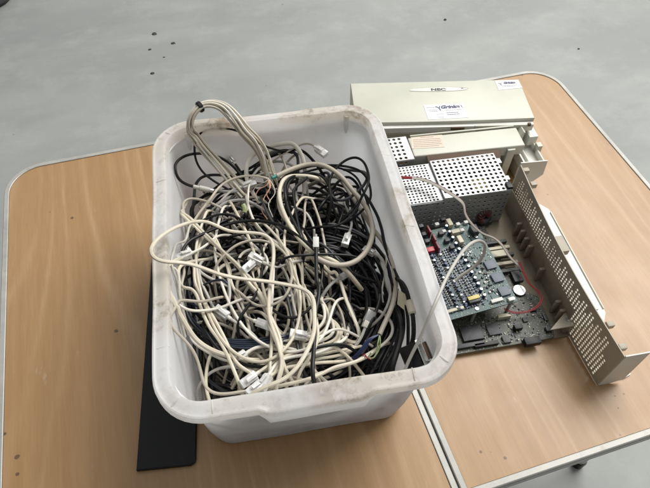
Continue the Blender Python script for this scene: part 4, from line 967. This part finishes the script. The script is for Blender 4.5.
for (u, v) in ((421, 226), (424, 234), (427, 241), (443, 219), (441, 233), (447, 240), (452, 247)): comp('small_relay', u, v, .008, .007, .009, 'chip', .0006)
for (u, v) in ((437, 224), (444, 231), (458, 224), (466, 222), (462, 230)): comp('terminal', u, v, .007, .006, .006, 'white_part', .0006)
comp('black_connector', 474.5, 229, .012, .017, .012, 'chip', .001)
tf = comp('transformer', 474, 299.5, .0200, .0105, .0090, 'chip', .001); p = onD(474, 298, ZB+.0095)
cb('transformer_tape', (p.x, p.y+.001, ZB+.0098), (.0195, .0066, .0016), 'yellow_part', .0005, tf, DM)
comp('edge_connector', 455, 309.5, .030, .005, .004, 'beige_part'); comp('edge_connector', 497, 300, .020, .006, .004, 'white_part'); comp('edge_connector', 511, 299, .009, .006, .005, 'white_part')
bs = {m_: MB() for m_ in ('steel_dark', 'silver', 'chip', 'chip_grey', 'blue_part', 'white_part', 'copper', 'beige_part')}
xx = -.150
while xx < -.052:      # ordered rows of small parts, as on the real line card
    kind_ = rnd.choice(['chip_grey', 'chip', 'chip_grey', 'blue_part', 'blue_part', 'chip', 'steel_dark']); w_ = rnd.choice([.0022, .0030, .0036]); pit = rnd.choice([.0042, .0050, .0060]); h_ = rnd.uniform(.002, .0048); y = .012
    while y < DD*.88:
        if rnd.random() < .9:
            bs[kind_].box((xx, y, ZB+h_/2), (w_, pit*.66, h_), DM)
            for q in (-1, 1): bs['silver'].box((xx+q*(w_/2+.0005), y, ZB+.0004), (.0008, pit*.4, .0008), DM)
        y += pit
    xx += w_+.0022
for _ in range(240):
    y = rnd.uniform(.002, DD); x = rnd.uniform(-.055, -.003)+0*y; x = round(x/.0022)*.0022; y = round(y/.0030)*.0030
    if x < SK*y/DD-.003: bs[rnd.choice(['chip_grey', 'chip', 'beige_part', 'silver', 'chip'])].box((x, y, ZB+.0006), (.0010, .0019, .0012), DM)
for m_, b_ in bs.items():
    if len(b_.bm.verts): b_.build('small_components', M[m_], db, smooth=False)['kind'] = 'stuff'
# power supply
px0, px1, py0, py1, pz = -.153, -.031, .337, .4285, .090
ps = empty('q', (0, 0, 0)); bpy.data.objects.remove(ps)
mb = MB(); cwx = (px1-px0)/13; cwy = (py1-py0)/10
perf(mb, lambda a, b: ch(px0+a+(.006*(1-b/(py1-py0))*0), py0+b, pz), 13, 10, cwx, cwy, .0030, False, lambda i, j: not (i == 0 and j == 0))
psu = mb.build('power_supply_cover', M['steel'], pc, smooth=False, solid=.001)
mb = MB(); nz = 7; perf(mb, lambda a, b: ch(px0-.115+a, py0, .006+b), 24, nz, (px1-px0+.115)/24, (pz-.0065-.006)/nz, .0024, False, lambda i, j: j > 0); mb.build('power_supply_front', M['steel'], psu, smooth=False, solid=.001)
cb('power_supply_side', (px1-.0005, (py0+py1)/2, .047), (.001, py1-py0-.002, .083), 'steel', .0003, psu)
cb('cover_lip', ((px0+px1)/2, py0+.0004, pz-.004), (px1-px0, .0016, .006), 'steel', .0004, psu)
cb('power_board', (-.15, (py0+py1)/2, .014), (.23, .085, .002), 'pcb_dark', .0002, psu)
for (x, y, w_, d_, h_, mt) in ((-.06, .39, .03, .03, .04, 'yellow_part'), (-.10, .37, .012, .05, .045, 'steel_dark'), (-.13, .40, .02, .02, .035, 'chip'), (-.05, .36, .016, .016, .03, 'black_plastic'), (-.19, .38, .03, .03, .03, 'chip'), (-.23, .40, .02, .02, .03, 'steel_dark'), (-.17, .36, .01, .03, .04, 'steel_dark')):
    cb('power_component', (x, y, .015+h_/2), (w_, d_, h_), mt, .002, psu)
mb = MB(); sx0, sx1 = -.268, -.1545; nn = 17
perf(mb, lambda a, b: ch(sx0+a, py0+.001+b, .0845), nn, 14, (sx1-sx0)/nn, (py1-.002-py0)/14, .0021, False, lambda i, j: i < nn-1); mb.build('lower_cover', M['steel'], psu, smooth=False, solid=.001)
cb('cover_step', (px0-.0004, (py0+py1)/2, pz-.004), (.0012, py1-py0, .0085), 'steel', .0003, psu)
cb('black_corner_clip', (px1-.003, py0+.008, pz+.0005), (.010, .014, .010), 'black_plastic', .001, psu)
cb('cover_hook', (px1+.003, .408, pz-.002), (.007, .012, .006), 'steel', .0006, psu); cb('cover_hook', (px1+.003, .365, pz-.002), (.006, .010, .006), 'steel', .0006, psu)
cb('insulating_card', (0, 0, 0), (.138, .024, .0012), 'brown', .0003, None, CM @ Matrix.Translation((-.085, .4335, .0845)) @ Matrix.Rotation(math.radians(18), 4, 'X'))
# front beam with caution sticker
Bm = CM @ Matrix.Translation((-.07, .467, .078)) @ Matrix.Rotation(-.03, 4, 'Z')
mb = MB(); mb.box((0, 0, 0), (.215, .050, .024), Bm, b=.003, seg=3); beam = mb.build('front_beam', M['case'], pc)
cb('beam_back_wall', (-.07, .470, .035), (.205, .010, .062), 'case', .001)
cb('beam_ridge', (.0, .027, .0135), (.205, .003, .003), 'case', .0008, beam, Bm)
cb('end_post', (.010, .450, .045), (.016, .030, .080), 'case', .002)
def sticker(quad, z, mat, parent, name='sticker'):
    q_ = [at(u, v, z+.0003) for u, v in quad]
    m_ = MB(); m_.loft([[p-Vector((0, 0, .0004)) for p in q_], q_], capa=True, capb=True); return m_.build(name, M[mat], parent, smooth=False), q_
def onq(q_, s, t): return (q_[0]*(1-s)+q_[1]*s)*(1-t)+(q_[3]*(1-s)+q_[2]*s)*t
def qmat(q_, s, t):
    c = onq(q_, s, t); ex = (q_[1]-q_[0]).normalized(); ez = Vector((0, 0, 1)); ey = ez.cross(ex)
    return Matrix(((ex.x, ey.x, 0, c.x), (ex.y, ey.y, 0, c.y), (0, 0, 1, c.z+.0003), (0, 0, 0, 1)))
def lines(q_, rows, mat, parent, h=.0011, seed=1, name='print_line'):
    r_ = random.Random(seed)
    for (s0, s1, t) in rows:
        W__ = (q_[1]-q_[0]).length; X = qmat(q_, (s0+s1)/2, t); m_ = MB(); x = -(s1-s0)*W__/2
        while x < (s1-s0)*W__/2:
            w_ = r_.uniform(.0012, .0038); w_ = min(w_, (s1-s0)*W__/2-x)
            if w_ > .0004: m_.box((x+w_/2, 0, -.0001), (w_, h, .0002), X)
            x += w_+.0007
        m_.build(name, M[mat], parent, smooth=False)
s_, q_ = sticker([(410.6, 136.2), (442.0, 134.6), (444.6, 147), (411.8, 148.6)], .0902, 'sticker_tan', beam, 'caution_sticker')
lines(q_, [(.3, .72, .14), (.06, .93, .30), (.06, .95, .44), (.06, .92, .58), (.06, .95, .72), (.06, .85, .86)], 'ink_red', s_, .0010, 4)
# top-left perforated bracket
mb = MB(); perf(mb, lambda a, b: ch(-.268+a, .4375+b, .0915), 9, 6, .0098, .0100, .0031, False, lambda i, j: i < 8)
mb.build('drive_bracket', M['steel'], pc, smooth=False, solid=.001)
mb = MB(); perf(mb, lambda a, b: ch(-.268+a, .4372, .0915-.0005-b), 9, 2, .0098, .0125, .0036, False, lambda i, j: i < 8); mb.build('drive_bracket_face', M['steel'], pc, smooth=False, solid=.001)
# cream clip block at the right end
for (x, y, z, w_, d_, h_, mt) in ((.058, .462, .040, .046, .088, .003, 'case_white'), (.0365, .462, .050, .003, .088, .022, 'case_white'), (.0800, .452, .047, .003, .066, .016, 'case_white'), (.058, .5055, .050, .046, .003, .022, 'case_white'), (.058, .419, .047, .046, .003, .014, 'case_white'),
        (.055, .455, .045, .002, .084, .008, 'case_white'), (.052, .497, .066, .010, .030, .034, 'case_white'), (.076, .490, .060, .018, .028, .022, 'case_white'), (.0835, .462, .052, .010, .012, .022, 'case'), (.058, .470, .021, .036, .06, .040, 'case')):
    cb('clip_block', (x, y, z), (w_, d_, h_), mt, .0008)
cb('clip_block', (0, 0, 0), (.005, .030, .040), 'case', .001, None, CM @ Matrix.Translation((.040, .487, .072)) @ Matrix.Rotation(.5, 4, 'Y'))
# wires in the computer
def wire(pts, r, mat, name='wire'):
    m_ = MB(); m_.tube(spline([at(u, v, z) for u, v, z in pts], .0025), r, 8); return m_.build(name, M[mat], pc)
rib = [(392, 176, .096), (402, 177.5, .099), (414, 178, .100), (426, 180.5, .102), (438, 186, .103), (450, 193, .102), (460, 200, .100), (464, 205, .094), (465.5, 214, .084), (472, 224, .074), (482, 233, .062), (494, 238, .050), (502, 245, .044), (510, 257, .036), (519, 266, .030), (523, 272, .028)]
for k in range(5):
    o_ = (k-2)*.62
    wire([(u+o_*.55*(1 if i < 8 else 1.1), v-o_*.85*(1 if i < 8 else -.1)*1.0 if i < 8 else v-o_*.4, z+.0005*(k % 2)) for i, (u, v, z) in enumerate(rib)], .0008, ('tan', 'silver_grey', 'silver_grey', 'silver_grey', 'copper' if k == 4 else 'silver_grey')[k], 'ribbon_wire')
for k in range(2):
    wire([(392, 176.5-k, .1005), (402, 178-k*1.3, .103), (412, 178.6-k*1.3, .1035)], .0012, 'red_wire', 'red_wire')
    wire([(519+k*1.2, 262, .036), (524+k*1.2, 274, .032), (529+k*1.5, 284, .030), (537+k*1.5, 291, .030), (541+k*1.6, 298, .030), (538+k, 305+k, .028), (528, 311+k, .024), (514, 312+k*1.3, .022), (504, 308+k, .022)], .0009, 'red_wire', 'red_wire')
wire([(421, 243, .058), (412, 240, .07), (404, 236, .08)], .0016, 'red_wire', 'red_wire')
tag(pc, 'open desktop computer with bare circuit boards, perforated side panel and power supply cover', 'computer')

# ------------------------------------------------------------------ front cover
ZL = .100
A_, B_, C2 = at(350.5, 83, ZL), at(519, 79, ZL), at(537, 117.5, ZL)
ex = (B_-A_); W_ = ex.length; ex.normalize(); ey = Vector((-ex.y, ex.x, 0)); Dp = abs((C2-B_).dot(ey))
LM = Matrix(((ex.x, ey.x, 0, A_.x), (ex.y, ey.y, 0, A_.y), (0, 0, 1, 0), (0, 0, 0, 1)))
lid = empty('front_cover', LM @ Vector((W_/2, -Dp/2, 0)))
mb = MB(); rs = []
def lidring(o, z, bow=.0):
    pts = [Vector((o, -o, z)), Vector((W_-o, -o, z)), Vector((W_-o, -Dp+o, z))]
    for k in range(1, 12): t = k/12; pts.append(Vector((W_-o-(W_-2*o)*t, -Dp+o-.0032*math.sin(math.pi*t), z)))
    pts.append(Vector((o, -Dp+o, z))); return [LM @ p for p in pts]
for o, z in ((.004, .006), (.0025, .0065), (.0012, .05), (0.0, ZL-.0030), (.0006, ZL-.0010), (.0028, ZL)): rs.append(lidring(o, z))
mb.loft(rs, capa=True, capb=True); body = mb.build('cover_shell', M['case'], lid)
def lb(nm, c, s_, mt, b=.0006, par=None): m_ = MB(); m_.box(c, s_, LM, b=b); return m_.build(nm, M[mt], par or body)
FY = -Dp-.0035
lb('lower_strip', (W_*.5, FY-.003, ZL-.0155), (W_-.004, .009, .016), 'case_white', .0015)
lb('strip_slot', (W_*.565, FY-.0082, ZL-.0115), (.026, .0028, .006), 'brown', .0003)
lb('latch_plate', (W_*.81, FY-.0072, ZL-.0105), (.105, .004, .0085), 'case', .0015)
lb('latch_notch', (W_*.965, FY-.0078, ZL-.007), (.006, .005, .006), 'brown', .0005)
lb('strip_ridge', (W_*.3, FY-.0078, ZL-.018), (.12, .002, .003), 'case', .0006)
lb('strip_slot', (W_*.80, FY-.0078, ZL-.020), (.09, .0015, .0022), 'brown', .0003)
# emblem
c = LM.inverted() @ at(438.5, 89.6, ZL); mb = MB(); n_ = 30; rr_ = []
def lens(sc, z, up=1): return [LM @ (Vector((c.x, c.y-.001, z))+Vector((.0605*sc*math.cos(a), (.0080 if math.sin(a) > 0 else .0050)*(sc if sc < 1 else 1)*math.sin(a), 0))) for a in [2*math.pi*k/n_ for k in range(n_)]]
mb.loft([lens(1, ZL-.001), lens(1, ZL+.0004), lens(.97, ZL+.0009), lens(.90, ZL+.0009)], capa=True, capb=True); em = mb.build('emblem_plate', M['case_white'], body)
mb = MB(); mb.tube([LM @ (Vector((c.x, c.y-.001, ZL+.0005))+Vector((.0607*math.cos(a), .0082*math.sin(a), 0))) for a in [math.radians(8+k*5) for k in range(27)]], .00055, 6); mb.build('emblem_edge', M['putty'], em)
tx = LM.inverted() @ at(438.2, 89.8, ZL)
text_mesh('NEC', .0098, LM @ Matrix.Translation((tx.x, tx.y-.0004, ZL+.0011)) @ Matrix.Scale(1.55, 4, (1, 0, 0)), M['chip'], 'emblem_text', em, bold=.00035)
lx = LM.inverted() @ at(462, 88.6, ZL); m_ = MB(); m_.box((lx.x, lx.y, ZL+.0011), (.0045, .0016, .0006), LM, b=.0002); m_.build('indicator', M['chip'], em)
# stickers with print
s_, q_ = sticker([(423.4, 105.0), (462.6, 103.0), (468.8, 117.4), (428.4, 119.6)], ZL+.0002, 'sticker', body)
text_mesh('Grinke', .0118, qmat(q_, .64, .22) @ Matrix.Scale(1.12, 4, (1, 0, 0)), M['ink'], 'sticker_text', s_, shear=.25, bold=.0005)
text_mesh('Y', .017, qmat(q_, .38, .30), M['ink'], 'sticker_text', s_, shear=-.25, bold=.0001)
text_mesh('!', .011, qmat(q_, .955, .26), M['ink'], 'sticker_text', s_, shear=-.2)
lines(q_, [(.05, .30, .20), (.08, .30, .38), (.08, .30, .47), (.50, .92, .43)], 'ink_grey', s_, .0011, 2)
lines(q_, [(.50, .80, .62), (.50, .82, .74)], 'ink', s_, .0013, 5); lines(q_, [(.24, .44, .68), (.24, .40, .88)], 'ink_grey', s_, .0010, 6)
s_, q_ = sticker([(495.0, 80.8), (517.9, 79.9), (522.6, 87.6), (498.6, 90.0)], ZL+.0002, 'sticker', body)
text_mesh('Grinke', .0085, qmat(q_, .56, .30), M['ink'], 'sticker_text', s_, shear=.25, bold=.0004)
text_mesh('Y', .011, qmat(q_, .20, .42), M['ink'], 'sticker_text', s_, shear=-.25)
lines(q_, [(.2, .8, .66)], 'ink', s_, .0010, 7)
tag(lid, 'cream plastic cover with oval emblem and two white stickers behind the open computer', 'computer cover')

# ------------------------------------------------------------------ light, world, camera
w = bpy.data.worlds.new('World'); S.world = w; w.use_nodes = True
nt = w.node_tree; bg = nt.nodes['Background']
# a dim shed with a big opening: soft light grows towards the open side and the ceiling
tc = N(nt, 'ShaderNodeTexCoord'); dt = N(nt, 'ShaderNodeVectorMath', operation='DOT_PRODUCT'); nt.links.new(tc.outputs['Generated'], dt.inputs[0])
dt.inputs[1].default_value = Vector((.62, .42, .66)).normalized()
cr = ramp(nt, math_(nt, 'MULTIPLY_ADD', dt.outputs['Value'], .5, .5), [(0, (.13, .13, .13)), (.5, (.31, .315, .32)), (.8, (.62, .64, .655)), (1, (.95, .98, 1.0))])
nt.links.new(cr, bg.inputs[0]); bg.inputs[1].default_value = .70
def area(name, loc, tgt, sx, sy, e, col):
    l = bpy.data.lights.new(name, 'AREA'); l.shape = 'RECTANGLE'; l.size = sx; l.size_y = sy; l.energy = e; l.color = col
    o = bpy.data.objects.new(name, l); COL.objects.link(o); o.location = loc
    o.rotation_euler = (Vector(tgt)-Vector(loc)).to_track_quat('-Z', 'Y').to_euler(); return o
area('open_doorway_light', (2.8, 1.7, 3.3), (.7, .4, -.1), 3.2, 2.4, 225, (1, .98, .95))
cam = bpy.data.cameras.new('camera'); co = bpy.data.objects.new('camera', cam); COL.objects.link(co)
cam.sensor_width = 36; cam.lens = F/650*36; cam.clip_end = 100; cam.clip_start = .01
co.matrix_world = Matrix.Translation(CP) @ CR.to_4x4(); S.camera = co
S.view_settings.view_transform = 'Standard'; S.view_settings.look = 'None'; S.view_settings.gamma = 1
S.view_settings.exposure = .06
S.render.engine = 'CYCLES'
